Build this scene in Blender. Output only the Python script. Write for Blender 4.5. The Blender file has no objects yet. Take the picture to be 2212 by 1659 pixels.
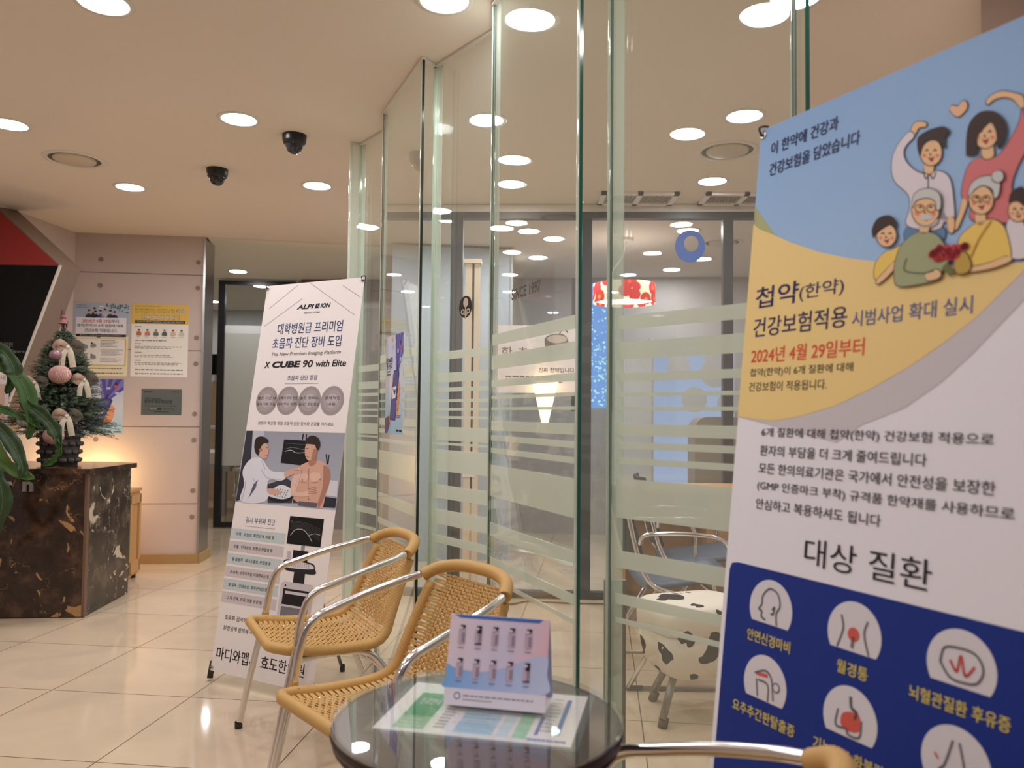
import bpy, bmesh, math, random
from mathutils import Vector, Matrix
random.seed(7)
S = bpy.context.scene
COL = S.collection
PI = math.pi
# ------------------------------------------------------------------ camera
CH = 1.152
pitch, roll = 0.0391, 0.0097
cd = bpy.data.cameras.new('camera'); cam = bpy.data.objects.new('camera', cd); COL.objects.link(cam)
fw = Vector((0, math.cos(pitch), math.sin(pitch))); r0 = Vector((1, 0, 0)); u0 = r0.cross(fw)
rt = r0 * math.cos(roll) + u0 * math.sin(roll); up = -r0 * math.sin(roll) + u0 * math.cos(roll)
cam.matrix_world = Matrix(((rt.x, up.x, -fw.x, 0), (rt.y, up.y, -fw.y, 0), (rt.z, up.z, -fw.z, CH), (0, 0, 0, 1)))
cd.sensor_width = 36; cd.lens = 36 * 1700 / 2212; cd.clip_start = 0.02
cd.dof.use_dof = True; cd.dof.focus_distance = 3.1; cd.dof.aperture_fstop = 3.6
S.camera = cam
# ------------------------------------------------------------------ world, exposure
w = bpy.data.worlds.new('world'); S.world = w; w.use_nodes = True
w.node_tree.nodes['Background'].inputs[0].default_value = (0.8, 0.75, 0.7, 1)
w.node_tree.nodes['Background'].inputs[1].default_value = 0.25
S.view_settings.view_transform = 'Standard'; S.view_settings.look = 'None'
S.view_settings.exposure = 1.46; S.view_settings.gamma = 1; S.view_settings.use_curve_mapping = False
S.cycles.max_bounces = 10; S.cycles.transparent_max_bounces = 40
LAMP = 42.0
LAMPCOL = (0.98, 0.97, 1.0)

# ------------------------------------------------------------------ materials
def lin(c):
    return tuple(((v / 255) / 12.92 if v / 255 <= 0.04045 else (((v / 255) + 0.055) / 1.055) ** 2.4) for v in c)
def C4(c): return (c[0], c[1], c[2], 1)
MATS = {}
def pm(name, col, rough=0.5, metal=0.0, spec=0.5, emit=None, es=0, coat=0, trans=0, bump=None, vary=None):
    """principled; bump=(scale,strength), vary=(scale,amount) break the surface up"""
    if name in MATS: return MATS[name]
    m = bpy.data.materials.new(name); m.use_nodes = True; nt = m.node_tree; b = nt.nodes['Principled BSDF']
    b.inputs['Base Color'].default_value = C4(col); b.inputs['Roughness'].default_value = rough
    b.inputs['Metallic'].default_value = metal; b.inputs['Specular IOR Level'].default_value = spec
    b.inputs['Coat Weight'].default_value = coat; b.inputs['Coat Roughness'].default_value = 0.03
    b.inputs['Transmission Weight'].default_value = trans
    if emit: b.inputs['Emission Color'].default_value = C4(emit); b.inputs['Emission Strength'].default_value = es
    tc = nt.nodes.new('ShaderNodeTexCoord')
    if vary:
        n = nt.nodes.new('ShaderNodeTexNoise'); n.inputs['Scale'].default_value = vary[0]; n.inputs['Detail'].default_value = 6
        nt.links.new(tc.outputs['Object'], n.inputs['Vector'])
        mx = nt.nodes.new('ShaderNodeMix'); mx.data_type = 'RGBA'
        mx.inputs[6].default_value = C4([max(0, c * (1 - vary[1])) for c in col]); mx.inputs[7].default_value = C4([min(1, c * (1 + vary[1])) for c in col])
        nt.links.new(n.outputs['Fac'], mx.inputs[0]); nt.links.new(mx.outputs[2], b.inputs['Base Color'])
    if bump:
        n = nt.nodes.new('ShaderNodeTexNoise'); n.inputs['Scale'].default_value = bump[0]; n.inputs['Detail'].default_value = 4
        nt.links.new(tc.outputs['Object'], n.inputs['Vector'])
        bp = nt.nodes.new('ShaderNodeBump'); bp.inputs['Strength'].default_value = bump[1]; bp.inputs['Distance'].default_value = 0.002
        nt.links.new(n.outputs['Fac'], bp.inputs['Height']); nt.links.new(bp.outputs['Normal'], b.inputs['Normal'])
    MATS[name] = m; return m
def flat(rgb, rough=0.55):
    return pm('print_%02x%02x%02x' % tuple(rgb), lin(rgb), rough, spec=0.3)
def emit_mat(name, col, s):
    if name in MATS: return MATS[name]
    m = bpy.data.materials.new(name); m.use_nodes = True; nt = m.node_tree; nt.nodes.clear()
    e = nt.nodes.new('ShaderNodeEmission'); o = nt.nodes.new('ShaderNodeOutputMaterial')
    e.inputs[0].default_value = C4(col); e.inputs[1].default_value = s; nt.links.new(e.outputs[0], o.inputs[0])
    MATS[name] = m; return m
def glass_mat(name, tint, base_refl=0.0, frost=None):
    """thin clear glass: tinted straight-through light plus Fresnel reflection; frost=(colour, weight) adds a diffuse film"""
    if name in MATS: return MATS[name]
    m = bpy.data.materials.new(name); m.use_nodes = True; nt = m.node_tree; nt.nodes.clear()
    N = nt.nodes.new; L = nt.links.new
    geo = N('ShaderNodeNewGeometry'); ior = N('ShaderNodeMapRange')
    ior.inputs['From Min'].default_value = 0; ior.inputs['From Max'].default_value = 1
    ior.inputs['To Min'].default_value = 1.5; ior.inputs['To Max'].default_value = 1 / 1.5
    L(geo.outputs['Backfacing'], ior.inputs['Value'])
    fr = N('ShaderNodeFresnel'); L(ior.outputs[0], fr.inputs['IOR'])
    tr = N('ShaderNodeBsdfTransparent'); tr.inputs[0].default_value = C4(tint)
    gl = N('ShaderNodeBsdfGlossy'); gl.inputs['Roughness'].default_value = 0.01; gl.inputs['Color'].default_value = (0.95, 1, 0.97, 1)
    under = tr.outputs[0]
    if frost:
        df = N('ShaderNodeBsdfDiffuse'); df.inputs[0].default_value = C4(frost[0])
        tl = N('ShaderNodeBsdfTranslucent'); tl.inputs[0].default_value = C4(frost[0])
        ms = N('ShaderNodeMixShader'); ms.inputs[0].default_value = 0.45; L(df.outputs[0], ms.inputs[1]); L(tl.outputs[0], ms.inputs[2])
        m2 = N('ShaderNodeMixShader'); m2.inputs[0].default_value = frost[1]; L(tr.outputs[0], m2.inputs[1]); L(ms.outputs[0], m2.inputs[2]); under = m2.outputs[0]
    ad = N('ShaderNodeMath'); ad.operation = 'ADD'; ad.inputs[1].default_value = base_refl; L(fr.outputs[0], ad.inputs[0])
    mx = N('ShaderNodeMixShader'); L(ad.outputs[0], mx.inputs[0]); L(under, mx.inputs[1]); L(gl.outputs[0], mx.inputs[2])
    o = N('ShaderNodeOutputMaterial'); L(mx.outputs[0], o.inputs[0]); MATS[name] = m; return m

def floor_mat():
    m = pm('polished_tile', lin((214, 186, 150)), 0.09, spec=0.55); nt = m.node_tree; b = nt.nodes['Principled BSDF']
    tc = nt.nodes.new('ShaderNodeTexCoord'); mp = nt.nodes.new('ShaderNodeMapping'); mp.vector_type = 'TEXTURE'
    mp.inputs['Location'].default_value = (-3.1424, 2.8302, 0); mp.inputs['Rotation'].default_value = (0, 0, -0.1122)
    nt.links.new(tc.outputs['Object'], mp.inputs['Vector'])
    br = nt.nodes.new('ShaderNodeTexBrick'); br.offset = 0; br.squash = 1
    br.inputs['Scale'].default_value = 1; br.inputs['Brick Width'].default_value = 0.6; br.inputs['Row Height'].default_value = 0.6
    br.inputs['Mortar Size'].default_value = 0.0022; br.inputs['Mortar Smooth'].default_value = 0.1
    br.inputs['Color1'].default_value = C4(lin((214, 194, 168))); br.inputs['Color2'].default_value = C4(lin((210, 189, 162))); br.inputs['Mortar'].default_value = C4(lin((92, 66, 44)))
    nt.links.new(mp.outputs[0], br.inputs['Vector'])
    n = nt.nodes.new('ShaderNodeTexNoise'); n.inputs['Scale'].default_value = 2.3; n.inputs['Detail'].default_value = 7; n.inputs['Distortion'].default_value = 1.2
    nt.links.new(mp.outputs[0], n.inputs['Vector'])
    rp = nt.nodes.new('ShaderNodeValToRGB'); rp.color_ramp.elements[0].position = 0.3; rp.color_ramp.elements[1].position = 0.7
    rp.color_ramp.elements[0].color = (0.9, 0.89, 0.88, 1); rp.color_ramp.elements[1].color = (1.04, 1.03, 1.01, 1)
    nt.links.new(n.outputs['Fac'], rp.inputs[0])
    mx = nt.nodes.new('ShaderNodeMix'); mx.data_type = 'RGBA'; mx.blend_type = 'MULTIPLY'; mx.inputs[0].default_value = 1
    nt.links.new(br.outputs['Color'], mx.inputs[6]); nt.links.new(rp.outputs[0], mx.inputs[7]); nt.links.new(mx.outputs[2], b.inputs['Base Color'])
    mr = nt.nodes.new('ShaderNodeMapRange'); mr.inputs['To Min'].default_value = 0.07; mr.inputs['To Max'].default_value = 0.6
    nt.links.new(br.outputs['Fac'], mr.inputs['Value']); nt.links.new(mr.outputs[0], b.inputs['Roughness'])
    return m
def marble_mat(name, dark, mid, pale, scale, seed):
    m = pm(name, dark, 0.16, spec=0.5); nt = m.node_tree; b = nt.nodes['Principled BSDF']; N = nt.nodes.new; L = nt.links.new
    tc = N('ShaderNodeTexCoord'); mp = N('ShaderNodeMapping'); mp.inputs['Location'].default_value = (seed, seed * 2, seed * .5); L(tc.outputs['Object'], mp.inputs[0])
    n1 = N('ShaderNodeTexNoise'); n1.inputs['Scale'].default_value = scale; n1.inputs['Detail'].default_value = 9; n1.inputs['Roughness'].default_value = 0.62; L(mp.outputs[0], n1.inputs[0])
    r1 = N('ShaderNodeValToRGB'); e = r1.color_ramp.elements; e[0].position = 0.38; e[0].color = C4([c * .55 for c in dark]); e[1].position = 0.62; e[1].color = C4(mid)
    k = r1.color_ramp.elements.new(0.5); k.color = C4(dark); L(n1.outputs['Fac'], r1.inputs[0])
    n2 = N('ShaderNodeTexNoise'); n2.inputs['Scale'].default_value = scale * .95; n2.inputs['Detail'].default_value = 3; n2.inputs['Distortion'].default_value = 1.5
    mp2 = N('ShaderNodeMapping'); mp2.inputs['Location'].default_value = (7 + seed, 3, 1); L(tc.outputs['Object'], mp2.inputs[0]); L(mp2.outputs[0], n2.inputs[0])
    r2 = N('ShaderNodeValToRGB'); e = r2.color_ramp.elements; e[0].position = 0.615; e[0].color = (0, 0, 0, 1); e[1].position = 0.64; e[1].color = (1, 1, 1, 1); L(n2.outputs['Fac'], r2.inputs[0])
    v = N('ShaderNodeTexVoronoi'); v.feature = 'DISTANCE_TO_EDGE'; v.inputs['Scale'].default_value = scale * 1.1
    nd = N('ShaderNodeMix'); nd.data_type = 'RGBA'; nd.inputs[0].default_value = 0.25; L(mp.outputs[0], nd.inputs[6]); L(n1.outputs['Color'], nd.inputs[7]); L(nd.outputs[2], v.inputs['Vector'])
    r3 = N('ShaderNodeValToRGB'); e = r3.color_ramp.elements; e[0].position = 0.0; e[0].color = (.8, .8, .8, 1); e[1].position = 0.012; e[1].color = (0, 0, 0, 1); L(v.outputs['Distance'], r3.inputs[0])
    g = N('ShaderNodeTexNoise'); g.inputs['Scale'].default_value = scale * .7; L(mp2.outputs[0], g.inputs[0])
    rg = N('ShaderNodeValToRGB'); rg.color_ramp.elements[0].position = .52; rg.color_ramp.elements[1].position = .62; L(g.outputs['Fac'], rg.inputs[0])
    mu = N('ShaderNodeMath'); mu.operation = 'MULTIPLY'; L(r3.outputs[0], mu.inputs[0]); L(rg.outputs[0], mu.inputs[1])
    m1 = N('ShaderNodeMix'); m1.data_type = 'RGBA'; L(r2.outputs[0], m1.inputs[0]); L(r1.outputs[0], m1.inputs[6]); m1.inputs[7].default_value = C4(pale)
    m2 = N('ShaderNodeMix'); m2.data_type = 'RGBA'; L(mu.outputs[0], m2.inputs[0]); L(m1.outputs[2], m2.inputs[6]); m2.inputs[7].default_value = C4([min(1, c * 1.5) for c in pale])
    L(m2.outputs[2], b.inputs['Base Color']); return m
def grad_mat(name, stops, axis, lo, hi, rough=.5, skew=0.0, emit=0):
    """colour bands printed along one object axis"""
    m = pm(name, (1, 1, 1), rough, spec=.3); nt = m.node_tree; b = nt.nodes['Principled BSDF']; N = nt.nodes.new; L = nt.links.new
    tc = N('ShaderNodeTexCoord'); sp = N('ShaderNodeSeparateXYZ'); L(tc.outputs['Object'], sp.inputs[0])
    mr = N('ShaderNodeMapRange'); mr.inputs['From Min'].default_value = lo; mr.inputs['From Max'].default_value = hi
    ad = N('ShaderNodeMath'); ad.operation = 'MULTIPLY_ADD'; ad.inputs[1].default_value = skew
    L(sp.outputs['XYZ'.index('X' if axis != 'X' else 'Z')], ad.inputs[0]); L(sp.outputs['XYZ'.index(axis)], ad.inputs[2])
    L(ad.outputs[0], mr.inputs['Value']); rp = N('ShaderNodeValToRGB'); L(mr.outputs[0], rp.inputs[0])
    els = rp.color_ramp.elements; els[0].position = stops[0][0]; els[0].color = C4(lin(stops[0][1])); els[1].position = stops[-1][0]; els[1].color = C4(lin(stops[-1][1]))
    for p, c in stops[1:-1]: k = els.new(p); k.color = C4(lin(c))
    L(rp.outputs[0], b.inputs['Base Color'])
    if emit: L(rp.outputs[0], b.inputs['Emission Color']); b.inputs['Emission Strength'].default_value = emit
    return m
def cow_mat():
    m = pm('cow_print_fabric', (0.8, 0.76, 0.7), 0.85, spec=.2); nt = m.node_tree; b = nt.nodes['Principled BSDF']; N = nt.nodes.new; L = nt.links.new
    tc = N('ShaderNodeTexCoord'); n = N('ShaderNodeTexNoise'); n.inputs['Scale'].default_value = 8; n.inputs['Detail'].default_value = 1.5; n.inputs['Distortion'].default_value = .6; L(tc.outputs['Object'], n.inputs[0])
    v = N('ShaderNodeTexVoronoi'); v.inputs['Scale'].default_value = 9.5
    nm = N('ShaderNodeMix'); nm.data_type = 'RGBA'; nm.inputs[0].default_value = .12; L(tc.outputs['Object'], nm.inputs[6]); L(n.outputs['Color'], nm.inputs[7]); L(nm.outputs[2], v.inputs[0])
    wn = N('ShaderNodeMapRange'); wn.inputs['To Min'].default_value = .05; wn.inputs['To Max'].default_value = .46
    sp = N('ShaderNodeSeparateColor'); L(v.outputs['Color'], sp.inputs[0]); L(sp.outputs[0], wn.inputs['Value'])
    lt = N('ShaderNodeMath'); lt.operation = 'LESS_THAN'; L(v.outputs['Distance'], lt.inputs[0]); L(wn.outputs[0], lt.inputs[1])
    mx = N('ShaderNodeMix'); mx.data_type = 'RGBA'; L(lt.outputs[0], mx.inputs[0]); mx.inputs[6].default_value = C4(lin((232, 222, 206))); mx.inputs[7].default_value = (0.012, 0.012, 0.012, 1)
    L(mx.outputs[2], b.inputs['Base Color']); return m
def flower_mat():
    m = pm('flower_print', (0.8, 0.7, 0.6), 0.7); nt = m.node_tree; b = nt.nodes['Principled BSDF']; N = nt.nodes.new; L = nt.links.new
    tc = N('ShaderNodeTexCoord'); v = N('ShaderNodeTexVoronoi'); v.inputs['Scale'].default_value = 9; L(tc.outputs['Object'], v.inputs[0])
    rp = N('ShaderNodeValToRGB'); rp.color_ramp.interpolation = 'CONSTANT'; e = rp.color_ramp.elements
    e[0].position = 0; e[0].color = C4(lin((240, 150, 60))); e[1].position = .12; e[1].color = C4(lin((225, 90, 60)))
    k = e.new(.2); k.color = C4(lin((205, 45, 50))); k = e.new(.5); k.color = C4(lin((240, 225, 190)))
    L(v.outputs['Distance'], rp.inputs[0]); L(rp.outputs[0], b.inputs['Base Color']); L(rp.outputs[0], b.inputs['Emission Color']); b.inputs['Emission Strength'].default_value = .5
    return m
def wood_mat(name, a, bcol, sc=3):
    m = pm(name, a, 0.4); nt = m.node_tree; b = nt.nodes['Principled BSDF']; N = nt.nodes.new; L = nt.links.new
    tc = N('ShaderNodeTexCoord'); mp = N('ShaderNodeMapping'); mp.inputs['Scale'].default_value = (6, 6, .6); L(tc.outputs['Object'], mp.inputs[0])
    n = N('ShaderNodeTexNoise'); n.inputs['Scale'].default_value = sc; n.inputs['Detail'].default_value = 8; n.inputs['Distortion'].default_value = .8; L(mp.outputs[0], n.inputs[0])
    mx = N('ShaderNodeMix'); mx.data_type = 'RGBA'; L(n.outputs['Fac'], mx.inputs[0]); mx.inputs[6].default_value = C4(a); mx.inputs[7].default_value = C4(bcol); L(mx.outputs[2], b.inputs['Base Color']); return m
def yarn_mat(name, col):
    m = pm(name, col, .9, spec=.1); nt = m.node_tree; b = nt.nodes['Principled BSDF']; N = nt.nodes.new; L = nt.links.new
    tc = N('ShaderNodeTexCoord'); v = N('ShaderNodeTexWave'); v.inputs['Scale'].default_value = 60; v.inputs['Distortion'].default_value = 14; v.inputs['Detail'].default_value = 1.5; v.inputs['Detail Scale'].default_value = .6; L(tc.outputs['Object'], v.inputs[0])
    mx = N('ShaderNodeMix'); mx.data_type = 'RGBA'; L(v.outputs['Fac'], mx.inputs[0]); mx.inputs[6].default_value = C4([c * .55 for c in col]); mx.inputs[7].default_value = C4([min(1, c * 1.15) for c in col]); L(mx.outputs[2], b.inputs['Base Color'])
    bp = N('ShaderNodeBump'); bp.inputs['Distance'].default_value = .003; L(v.outputs['Fac'], bp.inputs['Height']); L(bp.outputs[0], b.inputs['Normal']); return m

M_TILE = floor_mat()
M_CEIL = pm('ceiling_paint', lin((232, 219, 204)), .75, spec=.25, vary=(1.5, .02))
M_CEIL2 = pm('soffit_paint', lin((228, 222, 204)), .7, spec=.25)
M_CONC = pm('exposed_concrete', lin((202, 186, 178)), .6, spec=.3, vary=(2.2, .07), bump=(60, .15))
M_CONC2 = pm('concrete_seam', lin((120, 104, 96)), .8)
M_CONCD = pm('concrete_tie_hole', lin((140, 126, 120)), .8)
M_PINK = pm('pale_rose_concrete', lin((214, 190, 178)), .7, vary=(5, .06))
M_BASE = pm('tan_skirting', lin((172, 140, 92)), .45)
M_STEEL = pm('brushed_steel', (0.46, .45, .44), .28, 1.0, bump=(8, .05))
M_CHROME = pm('polished_aluminium', (0.78, .77, .76), .16, 1.0)
M_GREYTUBE = pm('grey_painted_tube', lin((150, 145, 138)), .35, .7)
M_BLACK = pm('black_metal', (0.008, .008, .009), .35)
M_BLKGLOSS = pm('black_gloss_panel', (0.002, .002, .002), .04, spec=.22)
M_RUBBER = pm('dark_rubber', (0.03, .028, .025), .7)
M_WHITE = pm('white_vinyl', lin((238, 230, 228)), .5, spec=.35)
M_WPLAST = pm('white_plastic', lin((228, 224, 218)), .4)
M_WICKER = pm('tan_resin_cord', lin((202, 158, 92)), .5, spec=.4, vary=(30, .08))
M_WRAP = pm('tan_wrapped_cord', lin((204, 160, 94)), .45, spec=.45)
def add_wave(m, sc, st, axis='Y'):
    nt = m.node_tree; b = nt.nodes['Principled BSDF']; tc = nt.nodes.new('ShaderNodeTexCoord'); v = nt.nodes.new('ShaderNodeTexWave'); v.bands_direction = axis
    v.inputs['Scale'].default_value = sc; nt.links.new(tc.outputs['UV'], v.inputs[0]); bp = nt.nodes.new('ShaderNodeBump'); bp.inputs['Distance'].default_value = .0015; bp.inputs['Strength'].default_value = st
    nt.links.new(v.outputs['Fac'], bp.inputs['Height']); nt.links.new(bp.outputs[0], b.inputs['Normal'])
add_wave(M_WRAP, 80, .6)
M_GLASS = glass_mat('clear_green_glass', (0.975, .985, .972), .012, ((.8, .86, .78), .045))  # weak diffuse weight paints a pale haze over the clear panes
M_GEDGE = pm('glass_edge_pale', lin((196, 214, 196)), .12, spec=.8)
M_GEDGED = pm('glass_edge_dark', (0.006, .012, .01), .1, spec=.6)
M_GEDGET = pm('glass_edge_deep_teal', lin((30, 92, 82)), .1, spec=.7)
M_SILI = glass_mat('clear_joint', (0.95, .98, .95), .05, ((.86, .9, .82), .6))  # beads kept pale, so bright joint highlights are put into their colour
M_REFRACT = glass_mat('pale_refraction_glass', (.93, .96, .93), .04, ((.82, .88, .8), .38))  # brightness of refraction at the joints put into a pale colour
M_FROST = glass_mat('frosted_film', (0.85, .88, .85), 0.0, ((.84, .88, .78), .68))
M_PANE2 = glass_mat('partition_glass', (0.9, .92, .93))
M_MILK = glass_mat('milky_glass', (0.8, .82, .78), 0, ((.72, .72, .66), .8))
M_LENS = emit_mat('lit_lens', LAMPCOL, LAMP)
M_TRIM = pm('white_lamp_trim', lin((225, 218, 208)), .4)
M_MARB = marble_mat('dark_brown_marble', lin((52, 36, 27)), lin((88, 62, 46)), lin((172, 132, 84)), 6.5, 1.0)
M_MARBS = marble_mat('grey_brown_marble', lin((60, 50, 40)), lin((88, 76, 62)), lin((190, 175, 155)), 7.5, 4.3)
M_WOOD = wood_mat('light_oak', lin((206, 162, 108)), lin((176, 128, 76)))
M_BROWNW = pm('brown_panel', lin((112, 82, 66)), .6)
M_TAUPE = pm('taupe_paint', lin((186, 178, 172)), .6)
M_GREYW = pm('grey_wall', lin((196, 196, 194)), .7)

# ------------------------------------------------------------------ mesh builder
def V3(*a): return Vector(a)
class MB:
    def __init__(s): s.v = []; s.f = []; s.m = []; s.mats = []; s.sm = []; s.uv = {}
    def mi(s, m):
        if m not in s.mats: s.mats.append(m)
        return s.mats.index(m)
    def face(s, pts, m, smooth=False):
        b = len(s.v); s.v += [Vector(p) for p in pts]; s.f.append(tuple(range(b, b + len(pts)))); s.m.append(s.mi(m)); s.sm.append(smooth)
    def box(s, lo, hi, m, mat=None):
        x0, y0, z0 = lo; x1, y1, z1 = hi
        P = [(x0, y0, z0), (x1, y0, z0), (x1, y1, z0), (x0, y1, z0), (x0, y0, z1), (x1, y0, z1), (x1, y1, z1), (x0, y1, z1)]
        if mat: P = [mat @ Vector(p) for p in P]
        b = len(s.v); s.v += [Vector(p) for p in P]
        for q in ((0, 3, 2, 1), (4, 5, 6, 7), (0, 1, 5, 4), (1, 2, 6, 5), (2, 3, 7, 6), (3, 0, 4, 7)):
            s.f.append(tuple(b + i for i in q)); s.m.append(s.mi(m)); s.sm.append(False)
        return s
    def slab(s, P, Q, z0, z1, t, m, off=0.0, ends=None, endm=None):
        """upright board from plan point P to Q, thickness t, centre shifted by off along the left normal"""
        P = Vector((P[0], P[1])); Q = Vector((Q[0], Q[1])); d = (Q - P).normalized(); n = Vector((-d.y, d.x))
        a = P + n * (off - t / 2); b = Q + n * (off - t / 2); c = Q + n * (off + t / 2); e = P + n * (off + t / 2)
        lo = [(p.x, p.y, z0) for p in (a, b, c, e)]; hi = [(p.x, p.y, z1) for p in (a, b, c, e)]
        s.prism(lo, hi, m, {1: endm, 3: endm} if endm else None); return s
    def prism(s, lo, hi, m, sidem=None):
        b = len(s.v); n = len(lo); s.v += [Vector(p) for p in lo] + [Vector(p) for p in hi]
        fs = [tuple(b + i for i in reversed(range(n))), tuple(b + n + i for i in range(n))]; ms = [m, m]
        for i in range(n): fs.append((b + i, b + (i + 1) % n, b + n + (i + 1) % n, b + n + i)); ms.append((sidem or {}).get(i, m) or m)
        s.f += fs; s.m += [s.mi(x) for x in ms]; s.sm += [False] * len(fs); return s
    def tube(s, pts, r, m, n=10, caps=True, closed=False):
        pts = [Vector(p) for p in pts]; k = len(pts); rr = r if isinstance(r, (list, tuple)) else [r] * k
        b = len(s.v); prev = None; L = 0
        for i in range(k):
            if closed: t = (pts[(i + 1) % k] - pts[i - 1]).normalized()
            else: t = (pts[min(i + 1, k - 1)] - pts[max(i - 1, 0)]).normalized()
            if prev is None: a = t.orthogonal().normalized()
            else:
                a = prev - t * prev.dot(t); a = a.normalized() if a.length > 1e-6 else t.orthogonal().normalized()
            prev = a; c = t.cross(a)
            if i: L += (pts[i] - pts[i - 1]).length
            for j in range(n):
                an = 2 * PI * j / n; s.uv[len(s.v)] = (j / n, L); s.v.append(pts[i] + (a * math.cos(an) + c * math.sin(an)) * rr[i])
        for i in range(k if closed else k - 1):
            for j in range(n):
                i2 = (i + 1) % k; j2 = (j + 1) % n
                s.f.append((b + i * n + j, b + i * n + j2, b + i2 * n + j2, b + i2 * n + j)); s.m.append(s.mi(m)); s.sm.append(True)
        if caps and not closed:
            s.f.append(tuple(b + j for j in reversed(range(n)))); s.m.append(s.mi(m)); s.sm.append(False)
            s.f.append(tuple(b + (k - 1) * n + j for j in range(n))); s.m.append(s.mi(m)); s.sm.append(False)
        return s
    def lathe(s, prof, c, m, n=32, axis=None, smooth=True):
        """prof: [(radius, height)] about axis through c"""
        c = Vector(c); ax = Vector(axis).normalized() if axis else Vector((0, 0, 1)); a = ax.orthogonal().normalized(); d = ax.cross(a); b = len(s.v)
        for (r, h) in prof:
            for j in range(n): an = 2 * PI * j / n; s.v.append(c + ax * h + (a * math.cos(an) + d * math.sin(an)) * max(r, 1e-5))
        for i in range(len(prof) - 1):
            for j in range(n):
                j2 = (j + 1) % n; s.f.append((b + i * n + j, b + i * n + j2, b + (i + 1) * n + j2, b + (i + 1) * n + j)); s.m.append(s.mi(m)); s.sm.append(smooth)
        return s
    def ball(s, c, r, m, n=20, sz=(1, 1, 1)):
        c = Vector(c); b = len(s.v); k = n // 2
        for i in range(k + 1):
            th = PI * i / k
            for j in range(n): an = 2 * PI * j / n; s.v.append(c + Vector((r * sz[0] * math.sin(th) * math.cos(an), r * sz[1] * math.sin(th) * math.sin(an), r * sz[2] * math.cos(th))))
        for i in range(k):
            for j in range(n):
                j2 = (j + 1) % n; s.f.append((b + i * n + j, b + (i + 1) * n + j, b + (i + 1) * n + j2, b + i * n + j2)); s.m.append(s.mi(m)); s.sm.append(True)
        return s
    def grid(s, P, m, smooth=True):
        """P: rows of points"""
        b = len(s.v); nr = len(P); nc = len(P[0])
        for row in P: s.v += [Vector(p) for p in row]
        for i in range(nr - 1):
            for j in range(nc - 1): s.f.append((b + i * nc + j, b + i * nc + j + 1, b + (i + 1) * nc + j + 1, b + (i + 1) * nc + j)); s.m.append(s.mi(m)); s.sm.append(smooth)
        return s
    def build(s, name, parent=None, **props):
        me = bpy.data.meshes.new(name); off = Vector((0, 0, 0)); pa = parent
        while pa is not None and not s.local_: off = off + pa.location; pa = pa.parent
        me.from_pydata([v - off for v in s.v], [], s.f)
        for m in s.mats: me.materials.append(m)
        me.polygons.foreach_set('material_index', s.m); me.polygons.foreach_set('use_smooth', s.sm)
        if s.uv:
            uvl = me.uv_layers.new(name='uv')
            for lp in me.loops: uvl.data[lp.index].uv = s.uv.get(lp.vertex_index, (0, 0))
        me.update(); o = bpy.data.objects.new(name, me); COL.objects.link(o)
        if parent is not None: o.parent = parent
        for k, v in props.items(): o[k] = v
        return o
    local_ = False
def LMB():
    m = MB(); m.local_ = True; return m
def thing(name, label, cat, loc=(0, 0, 0), rz=0, group=None):
    o = bpy.data.objects.new(name, None); COL.objects.link(o); o.location = loc; o.rotation_euler = (0, 0, rz); o.empty_display_size = .1
    o['label'] = label; o['category'] = cat
    if group: o['group'] = group
    return o
def tag(o, label, cat, group=None):
    o['label'] = label; o['category'] = cat
    if group: o['group'] = group
    return o
def struct(mb, name):
    o = mb.build(name); o['kind'] = 'structure'; return o
def smooth_path(pts, n=6):
    pts = [Vector(p) for p in pts]; out = []
    for i in range(len(pts) - 1):
        p0 = pts[max(i - 1, 0)]; p1 = pts[i]; p2 = pts[i + 1]; p3 = pts[min(i + 2, len(pts) - 1)]
        for k in range(n):
            t = k / n; out.append(0.5 * ((2 * p1) + (p2 - p0) * t + (2 * p0 - 5 * p1 + 4 * p2 - p3) * t * t + (3 * p1 - p0 - 3 * p2 + p3) * t ** 3))
    return out + [pts[-1]]

# ------------------------------------------------------------------ printed sheets
TXT = {}
def glyphs(sx, bold=0.0, shear=0.0):
    k = (sx, bold, shear)
    if k in TXT: return TXT[k]
    cu = bpy.data.curves.new('t', 'FONT'); cu.body = sx; cu.resolution_u = 3; cu.offset = bold; cu.shear = shear; cu.dimensions = '2D'; cu.fill_mode = 'FRONT'
    o = bpy.data.objects.new('t', cu); me = o.to_mesh()
    vs = [(v.co.x, v.co.y) for v in me.vertices]; fs = [tuple(p.vertices) for p in me.polygons]
    o.to_mesh_clear(); bpy.data.objects.remove(o); bpy.data.curves.remove(cu)
    if not vs: vs = [(0, 0), (1, 0), (1, 1)]; fs = []
    x0 = min(v[0] for v in vs); x1 = max(v[0] for v in vs); y0 = min(v[1] for v in vs); y1 = max(v[1] for v in vs)
    vs = [((x - x0) / (x1 - x0), (y - y0) / (y1 - y0)) for x, y in vs]; TXT[k] = (vs, fs, (x1 - x0) / (y1 - y0)); return TXT[k]
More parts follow.
